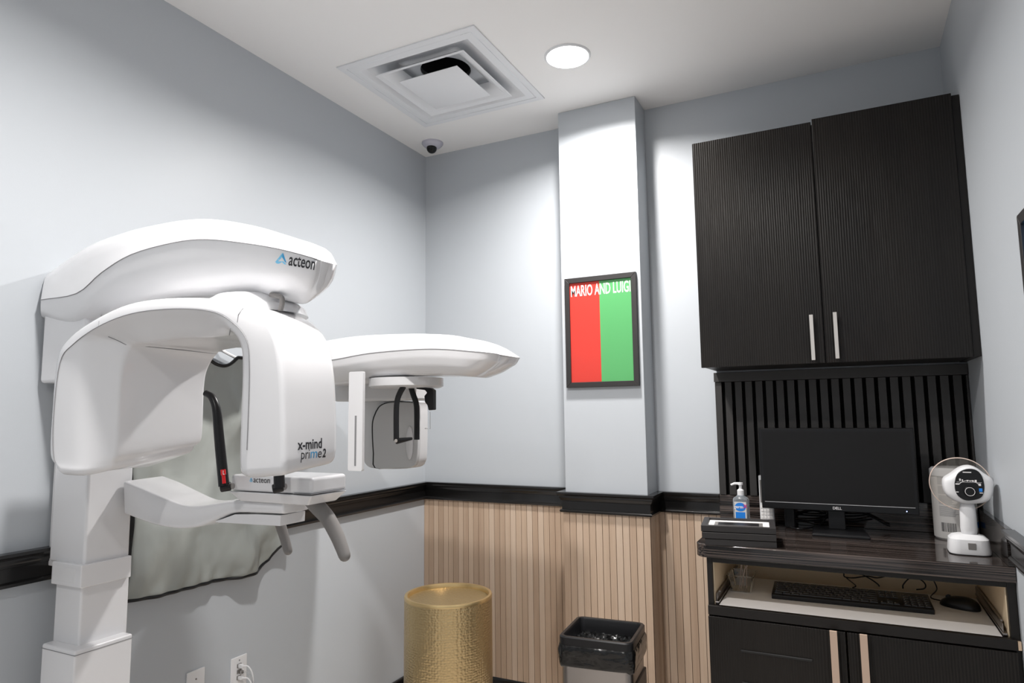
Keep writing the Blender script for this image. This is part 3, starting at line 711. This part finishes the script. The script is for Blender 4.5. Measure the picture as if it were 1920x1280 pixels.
# ------------------------------------------------------------------ poster on the column
YP = CY
t = thing('framed_poster', 'framed red and green poster with white block title hanging on the column', 'poster', (1.087, YP, 1.53))
px0, px1, pz0, pz1 = .9115, 1.258, 1.530, 2.045
def pframe(x0, x1, z0, z1, y0, y1, wd, ma, parent, inset=True):
    b = B()
    o = [(x0, z0), (x1, z0), (x1, z1), (x0, z1)]; i = [(x0+wd, z0+wd), (x1-wd, z0+wd), (x1-wd, z1-wd), (x0+wd, z1-wd)]
    for k in range(4):
        q = [o[k], o[(k+1) % 4], i[(k+1) % 4], i[k]]; prism(b, [(x, y0, z) for x, z in q], (0, y1-y0, 0))
    return obj('frame', b, ma, parent, bevel=.0015)
pframe(px0, px1, pz0, pz1, YP-.020, YP-.001, .024, M['framewood'], t)
xm = px0+.024+(px1-px0-.048)*.49
b = B(); box(b, px0+.022, xm, YP-.012, YP-.008, pz0+.022, pz1-.022); r_ = obj('red_half', b, M['red'], t, smooth=0)
b = B(); box(b, xm, px1-.022, YP-.012, YP-.008, pz0+.022, pz1-.022); obj('green_half', b, M['green'], t, smooth=0)
b = B(); box(b, px0+.02, px1-.02, YP-.0075, YP-.0005, pz0+.02, pz1-.02); obj('backing', b, M['black'], t, smooth=0)
bm = text_bm('MARIO AND LUIGI', .05, False, .0006); wd = max(q.co.x for q in bm.verts)
for q in bm.verts: q.co.x *= (px1-px0-.056)/wd; q.co.y *= 1.45
place(bm, (px0+.028, YP-.0121, pz1-.087), XD, ZD, .0004); obj('title', bm, M['letter'], t, smooth=0, recalc=False)

# picture at the right edge on the right wall
t = thing('framed_picture', 'black framed picture with a blue image hanging on the right wall', 'picture', (W, -1.22, 1.62))
def wframe(y0, y1, z0, z1, x0, x1, wd, ma, parent):
    b = B(); o = [(y0, z0), (y1, z0), (y1, z1), (y0, z1)]; i = [(y0+wd, z0+wd), (y1-wd, z0+wd), (y1-wd, z1-wd), (y0+wd, z1-wd)]
    for k in range(4):
        q = [o[k], o[(k+1) % 4], i[(k+1) % 4], i[k]]; prism(b, [(x0, y, z) for y, z in q], (x1-x0, 0, 0))
    return obj('frame', b, ma, parent, bevel=.0015)
wy1 = at(1905.5, 405, 0, 2.48).y; wz1 = at(1905.5, 405, 0, 2.48).z; wz0 = at(1919, 560, 0, 2.48).z-.02
wframe(wy1-.36, wy1, wz1-.52, wz1, W-.02, W-.001, .028, M['framewood'], t)
b = B(); box(b, W-.012, W-.008, wy1-.34, wy1-.026, wz1-.12, wz1-.026); obj('picture', b, M['brightblue'], t, smooth=0)
b = B(); box(b, W-.012, W-.008, wy1-.34, wy1-.026, wz1-.5, wz1-.12); obj('picture', b, M['orange'], t, smooth=0)

# ------------------------------------------------------------------ upper cabinet
UX0, UXM, UX1, UY, UZ0, UZ1 = 1.560, 2.016, 2.473, -.345, 1.588, 2.525
t = thing('wall_cabinet', 'dark fluted two door wall cabinet hung above the monitor', 'cabinet', (UX0, 0, UZ0))
b = B(); box(b, UX0, UX1, UY+.022, -.001, UZ0+.004, UZ1-.004); obj('body', b, M['darkwood'], t, bevel=.001)
b = B(); box(b, UX1+.003, W-.001, UY+.012, -.002, UZ0+.003, UZ1+.005); obj('filler_strip', b, M['darkwood'], t, bevel=.001)
for k, (x0, x1, z1, hxp) in enumerate(((UX0, UXM-.0025, UZ1, 1.985), (UXM+.0015, UX1+.001, UZ1+.010, 2.063))):
    b = B(); box(b, x0, x1, UY, UY+.019, UZ0, z1); d_ = obj('door', b, M['flute'], t, bevel=.0012)
    h = at((1523, 1568)[k], 632, 1, UY-.03); zt_ = at((1519, 1566)[k], (590, 585)[k], 1, UY-.03).z; zb_ = at((1524, 1571)[k], (675, 672)[k], 1, UY-.03).z
    b = B(); box(b, h.x-.0065, h.x+.0065, UY-.034, UY-.026, zb_, zt_)
    for z in (zb_+.02, zt_-.02): box(b, h.x-.004, h.x+.004, UY-.027, UY+.001, z-.004, z+.004)
    obj('handle', b, M['nickel'], d_, bevel=.001)

# ------------------------------------------------------------------ black slat panel behind the monitor
SX0, SX1, SZ0, SZ1 = 1.556, 2.498, 1.052, 1.583
t = thing('slat_panel', 'black vertical slat panel on the wall between the wall cabinet and the counter', 'wall panel', (SX0, 0, SZ0))
b = B(); box(b, SX0, SX1, -.008, -.001, SZ0, SZ1); obj('backing', b, M['felt'], t, smooth=0)
b = B(); pitch = .0425; x = SX0
while x < SX1-.005:
    box(b, x, min(x+.0285, SX1), -.026, -.0075, SZ0, SZ1-.042); x += pitch
obj('slats', b, M['blackslat'], t, bevel=.001)
b = B(); box(b, SX0-.002, SX1, -.034, -.0075, SZ1-.041, SZ1); obj('top_rail', b, M['blackslat'], t, bevel=.001)

# ------------------------------------------------------------------ base cabinet with pull-out tray, worktop
CZ = .94; BX0, BX1, BY = 1.590, 2.498, -.560; TZ = .727
t = thing('base_cabinet', 'dark fluted base cabinet with two doors and an open pull-out tray', 'cabinet', (BX0, 0, 0))
b = B()
box(b, BX0, BX0+.018, BY, -.02, 0, CZ-.048); box(b, BX1-.022, BX1, BY, -.02, 0, CZ-.048)
box(b, BX0+.018, BX1-.022, BY, BY+.02, CZ-.066, CZ-.048); box(b, BX0+.018, BX1-.022, BY+.004, -.02, .10, .118); box(b, BX0+.018, BX1-.022, BY+.05, BY+.06, 0, .10)
obj('body', b, M['darkwood'], t, bevel=.001)
b = B(); box(b, BX0+.0185, BX0+.022, BY+.018, -.03, TZ-.03, CZ-.05); box(b, BX1-.026, BX1-.0225, BY+.018, -.03, TZ-.03, CZ-.05); box(b, BX0+.022, BX1-.026, -.034, -.03, .12, CZ-.05); box(b, BX0+.022, BX1-.026, BY+.022, -.034, CZ-.052, CZ-.049); obj('lining', b, M['cream'], t, smooth=0)
b = B(); box(b, BX0+.036, BX1-.042, BY+.008, -.10, TZ-.016, TZ); tray = obj('pull_out_tray', b, M['traywhite'], t, bevel=.001)
b = B(); box(b, BX0+.001, BX1-.010, BY-.016, BY+.0075, TZ-.031, TZ); obj('tray_front', b, M['darkwood'], tray, bevel=.001)
b = B(); box(b, BX1-.009, BX1+.0, BY-.014, BY-.001, TZ-.03, TZ-.005); obj('wood_chip', b, M['wood2'], tray, bevel=.001)
for sx in (BX0+.024, BX1-.040):
    b = B(); box(b, sx, sx+.011, BY+.008, -.06, TZ+.004, TZ+.010); box(b, sx+.002, sx+.004, BY+.02, -.06, TZ-.012, TZ+.035); box(b, sx+.002, sx+.010, BY+.06, -.06, TZ+.030, TZ+.036)
    obj('drawer_slide', b, M['steel'], tray, bevel=.0008)
split = 2.030
for k, (x0, x1) in enumerate(((BX0+.001, split-.0025), (split+.0025, BX1-.012))):
    b = B(); box(b, x0, x1, BY-.019, BY-.001, .105, TZ-.036); d_ = obj('door', b, M['flute'], t, bevel=.0012)
    hx_ = (1.993, 2.080)[k]
    b = B(); box(b, hx_-.011, hx_+.011, BY-.052, BY-.044, .520, .7)
    for z in (.54, .68): box(b, hx_-.005, hx_+.005, BY-.045, BY-.0185, z-.005, z+.005)
    obj('handle', b, M['champagne'], d_, bevel=.001)
    if k == 0:
        for z in (.588, .482, .376):
            b = B(); box(b, 1.697, 1.925, BY-.024, BY-.018, z-.004, z+.004); obj('finger_groove', b, M['blackmat'], d_, bevel=.002)
wt = thing('worktop', 'glossy streaked dark brown laminate worktop on the base cabinet', 'worktop', (1.555, 0, CZ))
b = B(); X0 = 1.553; YT = -.582; R_c = .045
pts = [(X0, -.001), (W-.001, -.001), (W-.001, YT)]+[(X0+R_c-R_c*math.sin(a), YT+R_c-R_c*math.cos(a)) for a in [i*PI/2/8 for i in range(9)]]
prism(b, [(x, y, CZ-.047) for x, y in pts], (0, 0, .047)); obj('slab', b, M['counter'], wt, bevel=.004, seg=3)
b = B(); box(b, X0, W-.019, -.020, -.001, CZ+.0005, 1.0505); o = obj('backsplash', b, M['counter'], bevel=.001); tag(o, 'glossy streaked dark backsplash strip along the back wall behind the monitor', 'backsplash')
b = B(); box(b, W-.018, W-.001, YT, -.001, CZ+.0005, 1.0505); o = obj('backsplash', b, M['splash'], bevel=.001); tag(o, 'glossy streaked dark splash strip on the right wall beside the handheld x-ray unit', 'backsplash')

# ------------------------------------------------------------------ monitor
MX0, MX1, MY, MZ0, MZ1 = 1.747, 2.292, -.185, 1.024, 1.343
t = thing('monitor', 'black widescreen monitor standing on the worktop, screen off', 'monitor', (2.02, -.14, CZ))
b = B(); box(b, MX0, MX1, MY, MY+.022, MZ0, MZ1); box(b, MX0+.08, MX1-.08, MY+.02, MY+.042, MZ0+.04, MZ1-.07); obj('housing', b, M['black'], t, bevel=.003)
b = B(); box(b, MX0+.012, MX1-.012, MY-.0012, MY+.001, MZ0+.028, MZ1-.012); obj('screen', b, M['screen'], t, smooth=0)
b = B(); box(b, MX0+.012, MX1-.012, MY-.002, MY-.0005, MZ0+.0258, MZ0+.0278); obj('bezel_edge', b, M['lightgrey'], t, smooth=0)
bm = text_bm('DELL', .014, True, .0004); place(bm, ((MX0+MX1)/2+.0, MY-.0003, MZ0+.008), XD, ZD, .0006); obj('lettering', bm, M['letter'], t, smooth=0, recalc=False)
b = B(); box(b, MX1-.042, MX1-.039, MY-.001, MY+.001, MZ0+.011, MZ0+.014); obj('power_light', b, M['led'], t, smooth=0)
b = B(); box(b, 1.985, 2.045, MY+.03, MY+.055, CZ+.012, 1.2); obj('neck', b, M['black'], t, bevel=.003)
b = B(); pts = [(1.93, -.272), (2.125, -.272), (2.11, -.075), (1.925, -.075)]
loft(b, [[Vector((x, y, CZ)), Vector((x, y, CZ+.008)), Vector((2.02+(x-2.02)*.93, -.17+(y+.17)*.93, CZ+.013))] for x, y in pts]); obj('stand_base', b, M['black'], t, bevel=.002)

# ------------------------------------------------------------------ things on the worktop
zt_ = at(1455, 989, 1, -.565).z
fh = (zt_-CZ)/3
F0 = at(1314, 983, 2, zt_); F1 = at(1455, 989, 2, zt_); F2 = at(1341, 960, 2, zt_); F3 = at(1466, 967, 2, zt_)
fw = (F1-F0).length; fd = min(.20, (F2-F0).length)
uu = (F1-F0); uu.z = 0; ang = math.atan2(uu.y, uu.x)
for k in range(3):
    dxy = [(.012, .0), (.004, -.004), (0, 0)][k]
    lab = ['black wooden frame at the bottom of the stack on the worktop', 'black wooden frame in the middle of the stack on the worktop', 'black wooden frame with white mat on top of the stack on the worktop'][k]
    c0 = Vector((F0.x+dxy[0], F0.y+dxy[1], CZ+k*fh))
    Mx = Matrix.Translation(c0) @ Matrix.Rotation(ang, 4, 'Z')
    t = thing('picture_frame', lab, 'picture frame', tuple(c0), 'black frames stacked on the worktop')
    b = B(); wd = .02; hh_ = fh-.0022; ww = fw-dxy[0]
    for (x0, x1, y0, y1) in ((0, ww, 0, wd), (0, ww, fd-wd, fd), (0, wd, wd, fd-wd), (ww-wd, ww, wd, fd-wd)): box(b, x0, x1, y0, y1, 0, hh_, mtx=Mx)
    obj('frame', b, M['framewood'], t, bevel=.001)
    b = B(); box(b, wd, ww-wd, wd, fd-wd, .002, hh_-.008, mtx=Mx); obj('mat_board', b, M['traywhite'], t, smooth=0)
    if k == 2:
        b = B(); box(b, wd+.022, ww-wd-.022, wd+.035, fd-wd-.035, hh_-.0078, hh_-.0072, mtx=Mx); obj('picture', b, M['greyplastic'], t, smooth=0)
        b = B(); box(b, wd+.035, ww-wd-.035, wd+.050, fd-wd-.050, hh_-.0071, hh_-.0066, mtx=Mx); obj('picture', b, M['black'], t, smooth=0)

# sanitizer bottle
sy = -.22; sc = at(1390, 950, 1, sy); sx = sc.x
t = thing('sanitizer_bottle', 'clear pump bottle of hand sanitizer behind the stacked frames', 'sanitizer bottle', (sx, sy, CZ))
hb = at(1390, 930, 1, sy).z-CZ; pxm = (at(1406, 950, 1, sy).x-at(1376, 950, 1, sy).x)
def rsec(w, d, r, z, c): return [Vector((c[0]+x, c[1]+y, z)) for x, y in rrect(w, d, r, 5)]
b = B(); bw_ = pxm
shell(b, [rsec(bw_-.008, .034, .014, CZ, (sx, sy)), rsec(bw_, .042, .018, CZ+.006, (sx, sy)), rsec(bw_, .042, .018, CZ+hb-.014, (sx, sy)), rsec(bw_-.006, .038, .017, CZ+hb-.006, (sx, sy)), rsec(.036, .032, .0155, CZ+hb, (sx, sy)), rsec(.026, .026, .0125, CZ+hb+.006, (sx, sy))]); obj('bottle', b, M['gel'], t)
pump = B(); z = CZ+hb+.004
lathe(pump, [(.0135, 0), (.0135, .020), (.009, .024), (.006, .026), (.006, .040), (.010, .041), (.010, .050), (0, .051)], (sx, sy, z), 24)
tube(pump, [(sx, sy, z+.046), (sx-.022, sy-.004, z+.046), (sx-.036, sy-.006, z+.040)], [.0055, .005, .004], 10); pmp = obj('pump', pump, M['white2'], t)
b = B(); ly = sy-.0218; box(b, sx-.024, sx+.022, ly, ly+.0006, CZ+.02, CZ+hb-.02); lb = obj('label', b, M['paper'], t, smooth=0)
b = B(); pts = [(sx-.001+.021*math.cos(a), ly-.0004, CZ+hb-.040+.017*math.sin(a)) for a in [i*2*PI/24 for i in range(24)]]; prism(b, pts, (0, .0003, 0)); box(b, sx-.020, sx+.017, ly-.0004, ly-.0001, CZ+.022, CZ+hb-.060); obj('label_print', b, M['blue'], lb, smooth=0)
bm = text_bm('germ', .017, False, .0004); place(bm, (sx-.025, ly-.0006, CZ+hb-.045), XD, Vector((0, 0, 1)), .0003); obj('lettering', bm, M['letter'], lb, smooth=0, recalc=False)
bm = text_bm('X', .02, False, .0006); place(bm, (sx+.011, ly-.0006, CZ+hb-.043), XD, Vector((0, 0, 1)), .0003); obj('lettering', bm, M['magenta'], lb, smooth=0, recalc=False)

# keypad device behind the monitor
ky = -.10; k0 = at(1421.5, 891, 1, ky); k1 = at(1449, 964, 1, ky)
t = thing('desk_phone', 'white keypad handset mostly hidden behind the left edge of the monitor', 'phone', (k0.x, ky, CZ))
b = B(); box(b, k0.x, k0.x+.055, ky, ky+.03, CZ, k0.z); obj('body', b, M['white2'], t, bevel=.004)
b = B(); box(b, k0.x+.004, k0.x+.048, ky-.0008, ky+.001, 1.035, k0.z-.018); obj('display', b, M['greyplastic'], t, bevel=.0005)
for i in range(4):
    for j in range(5):
        b = B(); box(b, k0.x+.005+i*.0118, k0.x+.0145+i*.0118, ky-.0022, ky+.0, 1.022-j*.0135-.0105, 1.022-j*.0135); obj('key', b, M['traywhite'], t, bevel=.0008)

# handheld x-ray unit on its dock
ny = -.40
def npt(px, py, dy=0): return at(px, py, 1, ny+dy)
t = thing('handheld_xray', 'white handheld x-ray unit with a clear round shield standing on its dock', 'handheld x-ray', (2.41, ny, CZ))
bx0, bx1 = npt(1780, 1030, -.02).x, npt(1858, 1030, -.02).x; bz1 = npt(1820, 1004, -.03).z; bcx = (bx0+bx1)/2; bW = bx1-bx0
b = B(); shell(b, [rsec(bW, .10, .03, CZ+.002, (bcx, ny)), rsec(bW+.004, .104, .032, CZ+.010, (bcx, ny)), rsec(bW-.004, .094, .03, bz1-.012, (bcx, ny)), rsec(bW-.024, .075, .026, bz1-.002, (bcx, ny)), rsec(bW-.05, .05, .02, bz1+.002, (bcx, ny))]); dock = obj('dock', b, M['white2'], t)
b = B(); shell(b, [rsec(bW+.002, .103, .03, CZ, (bcx, ny)), rsec(bW+.002, .103, .03, CZ+.003, (bcx, ny))]); obj('dock_foot', b, M['black'], dock)
b = B(); q0 = npt(1815, 1018, -.052); q1 = npt(1831, 1031, -.052); box(b, q0.x, q1.x, ny-.0525, ny-.045, q1.z, q0.z); obj('dock_window', b, M['greyplastic'], dock, bevel=.001)
b = B(); h0, h1 = npt(1818, 1004), npt(1813, 940)
loft(b, [[Vector((h0.x+sx_*.026, ny+sy_*.024, h0.z-.01)), Vector(((h0.x+h1.x)/2+sx_*.019, ny+sy_*.02, (h0.z+h1.z)/2)), Vector((h1.x+sx_*.022, ny+sy_*.024, h1.z+.015))] for sx_, sy_ in ((-1, -1), (0, -1.25), (1, -1), (1.2, 0), (1, 1), (0, 1.25), (-1, 1), (-1.2, 0))]); obj('grip', b, M['white2'], t, sub=1)
hc = npt(1814, 906); s_ = (npt(1864, 906).x-npt(1762, 906).x)/102
head = [(1764, 900), (1768, 893), (1782, 886), (1796, 874), (1812, 869), (1828, 873), (1842, 885), (1856, 893), (1862, 900), (1861, 922), (1856, 936), (1842, 942), (1818, 944), (1796, 942), (1776, 932), (1767, 920)]
outl2 = [npt(*p) for p in head]
b = B(); L1 = [hc+(q-hc)*.93+Vector((0, -.045, 0)) for q in outl2]; L2 = [hc+(q-hc)*1.0+Vector((0, -.025, 0)) for q in outl2]; L3 = [hc+(q-hc)*.98+Vector((0, .035, 0)) for q in outl2]; L4 = [hc+(q-hc)*.6+Vector((0, .09, 0)) for q in outl2]; L0 = [hc+(q-hc)*.5+Vector((0, -.050, 0)) for q in outl2]
shell(b, [L0, L1, L2, L3, L4]); hd = obj('head', b, M['white2'], t, sub=2)
sc_ = [(1790, 905), (1793, 893), (1800, 884), (1814, 879), (1828, 880), (1838, 887), (1844, 900), (1846, 916), (1842, 930), (1832, 936), (1812, 938), (1797, 930), (1791, 918)]
b = B(); pp = spline([npt(*p, -.052) for p in sc_+sc_[:1]], 4)[:-1]; prism(b, pp, (0, .012, 0)); pan = obj('control_panel', b, M['black'], hd, bevel=.002)
def ic(px, py, w, h, ma='letter', dz=-.0535):
    b = B(); q = npt(px, py, dz); box(b, q.x-w*s_/2, q.x+w*s_/2, q.y, q.y+.001, q.z-h*s_/2, q.z+h*s_/2); return obj('icon', b, M[ma], pan, smooth=0)
for ax_, ay_, aw, ah in ((1800, 899, 3, 4.5), (1804.5, 900, 2, 3.5), (1814, 901, 3, 3), (1819, 901.5, 2.5, 2.5), (1824, 901.5, 4, 3), (1829.5, 901.5, 3.5, 4.5), (1795, 907, 7, 2.4), (1837, 908.5, 4.5, 5), (1795, 922, 5, 1.6), (1840, 924, 6, 1.6)): ic(ax_, ay_, aw, ah)
ic(1817, 904, 46, .5); ic(1839, 918.5, 6, 7, 'blue')
bm = text_bm('X-RAY UNIT', .007, True) if False else B(); box(bm, npt(1805, 885, -.0535).x, npt(1821, 885, -.0535).x, ny-.0535, ny-.0525, npt(1813, 886, -.0535).z, npt(1813, 884.3, -.0535).z); obj('caption', bm, M['letter'], pan, smooth=0)
q = npt(1818, 921, -.054); b = B(); lathe(b, [(.0, -.008), (.014, -.008), (.0165, -.005), (.0175, .002)], q, 32, 'y'); kb_ = obj('dial', b, M['black'], pan)
b = B(); lathe(b, [(.0125, -.0092), (.0138, -.0092), (.0138, -.0075), (.0125, -.0075), (.0125, -.0092)], q, 32, 'y'); obj('dial_ring', b, M['letter'], kb_)
b = B(); arc = [q+Vector((.035*math.cos(a), .0, .035*math.sin(a))) for a in [math.radians(40+i*10) for i in range(11)]]; tube(b, arc, .0007, 6); obj('scale_arc', b, M['letter'], pan)
dcx = npt(1800, 907, .07); rd = (at(1859, 907, 1, ny+.07).x-at(1743, 907, 1, ny+.07).x)/2
tilt = Matrix.Translation(dcx) @ Matrix.Rotation(math.radians(-8), 4, 'Z') @ Matrix.Rotation(math.radians(6), 4, 'X') @ Matrix.Translation(-dcx)
b = B(); lathe(b, [(0, 0), (rd, 0), (rd, .0025), (0, .0025)], dcx, 64, 'y', mtx=tilt); shd = obj('shield', b, M['disc'], t)
b = B(); ring_ = [tilt @ (dcx+Vector((rd*math.cos(2*PI*i/64), .001, rd*math.sin(2*PI*i/64)))) for i in range(65)]; tube(b, ring_, .0016, 6); obj('shield_edge', b, M['stick'], shd)

# wipes canister
ccx, ccy, cr = 2.409, -.115, .070
ctop = at(1790, 878, 1, ccy-.06).z
t = thing('wipes_canister', 'tall white canister with printed label behind the handheld x-ray unit', 'canister', (ccx, ccy, CZ))
b = B(); lathe(b, [(0, 0), (cr-.005, 0), (cr, .006), (cr, ctop-CZ-.035), (cr-.003, ctop-CZ-.03)], (ccx, ccy, CZ), 48); can = obj('tub', b, M['paper'], t)
b = B(); lathe(b, [(cr-.002, ctop-CZ-.031), (cr+.0015, ctop-CZ-.030), (cr+.0015, ctop-CZ-.008), (cr-.006, ctop-CZ), (0, ctop-CZ)], (ccx, ccy, CZ), 48); obj('lid', b, M['white2'], t)
random.seed(11)
b = B()
def curved(b, a0, a1, z0, z1, r=cr+.0006):
    n = max(2, int((a1-a0)/.15)); P = [(ccx+r*math.cos(a0+(a1-a0)*i/n), ccy+r*math.sin(a0+(a1-a0)*i/n)) for i in range(n+1)]
    for p, q in zip(P, P[1:]): b.faces.new([b.verts.new(v) for v in ((p[0], p[1], z0), (q[0], q[1], z0), (q[0], q[1], z1), (p[0], p[1], z1))])
for i in range(34):
    z = CZ+.085+i*.0042
    if i in (9, 18, 26): continue
    curved(b, math.radians(-138), math.radians(-138+random.uniform(35, 52)), z, z+.0016)
for i in range(30): curved(b, math.radians(-62), math.radians(-62+random.uniform(30, 45)), CZ+.06+i*.0055, CZ+.062+i*.0055)
obj('fine_print', b, M['textgrey'], can, smooth=0, recalc=False)
b = B()
for i in range(16): curved(b, math.radians(-135+i*2.6), math.radians(-135+i*2.6+random.uniform(.7, 1.8)), CZ+.03, CZ+.062)
obj('barcode', b, M['letterdark'], can, smooth=0, recalc=False)
b = B(); curved(b, math.radians(-30), math.radians(35), CZ+.045, CZ+.065); obj('blue_band', b, M['blue'], can, smooth=0, recalc=False)

# cables behind the monitor
def cable(name, runs, r, label):
    b = B()
    for P in runs: tube(b, spline(P, 6), r, 8)
    o = obj(name, b, M['black']); tag(o, label, 'cable'); return o
cable('power_cable', [[(1.83, -.10, CZ+.004), (1.88, -.14, CZ+.004), (1.96, -.06, CZ+.02), (2.0, -.05, CZ+.12)], [(1.85, -.06, CZ+.05), (1.92, -.05, CZ+.045), (2.02, -.06, CZ+.05), (2.12, -.05, CZ+.06), (2.16, -.04, CZ+.1)], [(1.84, -.05, CZ+.03), (1.93, -.05, CZ+.065), (2.05, -.045, CZ+.03), (2.14, -.06, CZ+.045)], [(1.86, -.06, CZ+.02), (1.95, -.045, CZ+.03), (2.08, -.05, CZ+.07), (2.2, -.05, CZ+.02)]], .0035, 'tangle of thin black cables lying behind the monitor stand')
b = B(); box(b, 1.822, 1.862, -.115, -.07, CZ, CZ+.10); pb = obj('power_adapter', b, M['black'], bevel=.006); tag(pb, 'black upright power adapter behind the monitor beside the stacked frames', 'power adapter')

# ------------------------------------------------------------------ things on the tray
kz = TZ
K0 = at(1447, 1122, 2, kz); K1 = at(1753, 1150, 2, kz+.004)
kang = math.atan2(K1.y-K0.y, K1.x-K0.x); kw = (K1-K0).length; kd = .16
Mk = Matrix.Translation((K0.x, K0.y, kz)) @ Matrix.Rotation(kang, 4, 'Z')
t = thing('keyboard', 'black full size computer keyboard on the white pull-out tray', 'keyboard', tuple(K0))
b = B(); sec = [(0, 0), (kd, .0), (kd, .026), (kd-.004, .028), (.006, .018), (0, .014)]
prism(b, [Mk @ Vector((0, y, z)) for y, z in sec], (Mk.to_3x3() @ Vector((kw, 0, 0)))); obj('case', b, M['black'], t, bevel=.002)
def keycap(x, y, w_, d_, ma='letter'):
    zz = .018+(y-.006)/(kd-.01)*.010
    b = B(); o = [(x, y), (x+w_, y), (x+w_, y+d_), (x, y+d_)]; i = [(x+.0015, y+.0015), (x+w_-.0015, y+.0015), (x+w_-.0015, y+d_-.0015), (x+.0015, y+d_-.0015)]
    loft(b, [[Mk @ Vector((p[0], p[1], zz-.001)), Mk @ Vector((q[0], q[1], zz+.0035))] for p, q in zip(o, i)])
    vs = [b.verts.new(Mk @ Vector((x+a, y+c, zz+.0037))) for a, c in ((.003, .010), (.0065, .010), (.0065, .0145), (.003, .0145))]
    b.faces.new(vs).material_index = 1
    return obj('key', b, [M['key'], M[ma]], t, smooth=0, recalc=False)
u1 = kw*.0425; d1 = .0235; rows = []
layout = [[1.25, 1.25, 1.25, 6.2, 1.25, 1.25, 1.25, 1.25], [2.25]+[1]*10+[2.75], [1.75]+[1]*11+[2.25], [1.5]+[1]*12+[1.5], [1]*13+[2], [1]*12]
y = .010
for r_i, row in enumerate(layout):
    x = .010; tot = sum(row)
    for w_ in row:
        ww = w_/tot*kw*.66; keycap(x, y, ww-.0022, d1-.003, 'letterblue' if (r_i == 0 and w_ == 1.25 and x < .06) else 'letter'); x += ww
    x0 = kw*.69
    for c_ in range(3):
        if (r_i == 0) or (r_i == 1 and c_ == 1) or r_i in (3, 4): keycap(x0+c_*u1*.93, y, u1*.85, d1-.003)
        if r_i == 5: keycap(x0+c_*u1*.93, y, u1*.85, d1-.006, 'letterblue')
    x0 = kw*.832
    for c_ in range(4):
        if r_i < 5: keycap(x0+c_*u1*.93, y, u1*.85, d1-.003)
    y += d1
b = B(); cb = Mk @ Vector((kw*.63, kd, .012)); e0 = at(1588, 1094, 1, -.12)
tube(b, spline([cb, cb+Vector((-.005, .035, -.002)), Vector((cb.x-.05, cb.y+.06, kz+.012)), Vector((e0.x+.03, min(-.10, cb.y+.07), kz+.02)), Vector((e0.x, -.07, kz+.025))], 6), .0022, 8); obj('cable', b, M['black'], t)

mc = at(1800, 1133, 2, kz+.01)
t = thing('computer_mouse', 'black computer mouse at the right end of the pull-out tray', 'mouse', (mc.x, mc.y, kz))
b = B(); bmesh.ops.create_uvsphere(b, u_segments=32, v_segments=20, radius=1)
Mm = Matrix.Translation((mc.x, mc.y, kz+.004)) @ Matrix.Rotation(math.radians(62), 4, 'Z')
for v in b.verts:
    x, y, z = v.co; z = max(z, -.1); s = math.copysign(abs(x)**.8, x); s2 = math.copysign(abs(y)**.85, y)
    v.co = Mm @ Vector((s*.034, s2*.062, z*.034*(1-.18*s2)))
obj('shell', b, M['black'], t, smooth=60)
b = B(); cyl(b, Mm @ Vector((-.004, .035, .025)), Mm @ Vector((.004, .035, .025)), .008, 16); obj('scroll_wheel', b, M['key'], t)
b = B(); f_ = Mm @ Vector((0, .058, .006)); e1_ = at(1748, 1088, 1, -.08); tube(b, spline([f_, f_+Vector((-.03, .03, .002)), Vector((e1_.x+.012, -.09, kz+.02)), Vector((e1_.x, -.07, kz+.06)), Vector((e1_.x, -.06, kz+.10))], 6), .0022, 8); obj('cable', b, M['black'], t)
def tc(px, py, y=-.07): return at(px, py, 1, y)
b = B()
for P in ([(1582, 1074), (1584, 1081), (1600, 1083), (1625, 1080), (1645, 1083), (1664, 1079)], [(1613, 1075), (1632, 1085), (1645, 1094), (1649, 1099)], [(1693, 1103), (1694, 1095), (1707, 1083), (1725, 1086), (1735, 1095), (1733, 1103), (1718, 1105)]):
    tube(b, spline([tc(*p) for p in P], 6), .0024, 8)
o = obj('loose_cable', b, M['black']); tag(o, 'thin black cable loops hanging in the tray opening below the worktop', 'cable')

# clear bin with swabs
q0 = at(1371, 1109, 2, kz); q1 = at(1407, 1113, 2, kz)
bw2 = (q1-q0).length; cz_t = at(1370, 1078, 1, q0.y-.01).z
t = thing('clear_bin', 'small clear plastic bin on the left of the pull-out tray', 'bin', (q0.x, q0.y, kz))
b = B(); hh2 = cz_t-kz; bd2 = .11; cx_, cy_ = (q0.x+q1.x)/2, q0.y+bd2/2
def rs(w_, d_, z, dd=0): return [Vector((cx_+x, cy_+dd+y, kz+z)) for x, y in rrect(w_, d_, .006, 3)]
shell(b, [rs(bw2, bd2-.01, 0.0005), rs(bw2+.022, bd2+.012, hh2, 0), rs(bw2+.030, bd2+.020, hh2), rs(bw2+.030, bd2+.020, hh2-.004), rs(bw2+.018, bd2+.008, hh2-.004), rs(bw2-.003, bd2-.013, .003)], True, True); obj('tub', b, M['clear'], t)
for i, (dx, dy, a_) in enumerate(((-.012, .0, .10), (.004, .01, -.12), (-.004, -.015, .22), (.014, .0, .02))):
    b = B(); p0 = Vector((cx_+dx, cy_+dy, kz+.006)); p1 = p0+Vector((math.sin(a_)*.075, .02, .078)); cyl(b, p0, p1, .0016, 8); bmesh.ops.create_uvsphere(b, u_segments=10, v_segments=8, radius=.0035, matrix=Matrix.Translation(p1))
    o = obj('cotton_swab', b, M['stick']); tag(o, 'thin pale stick standing in the small clear plastic bin', 'swab', 'pale sticks in the clear bin')
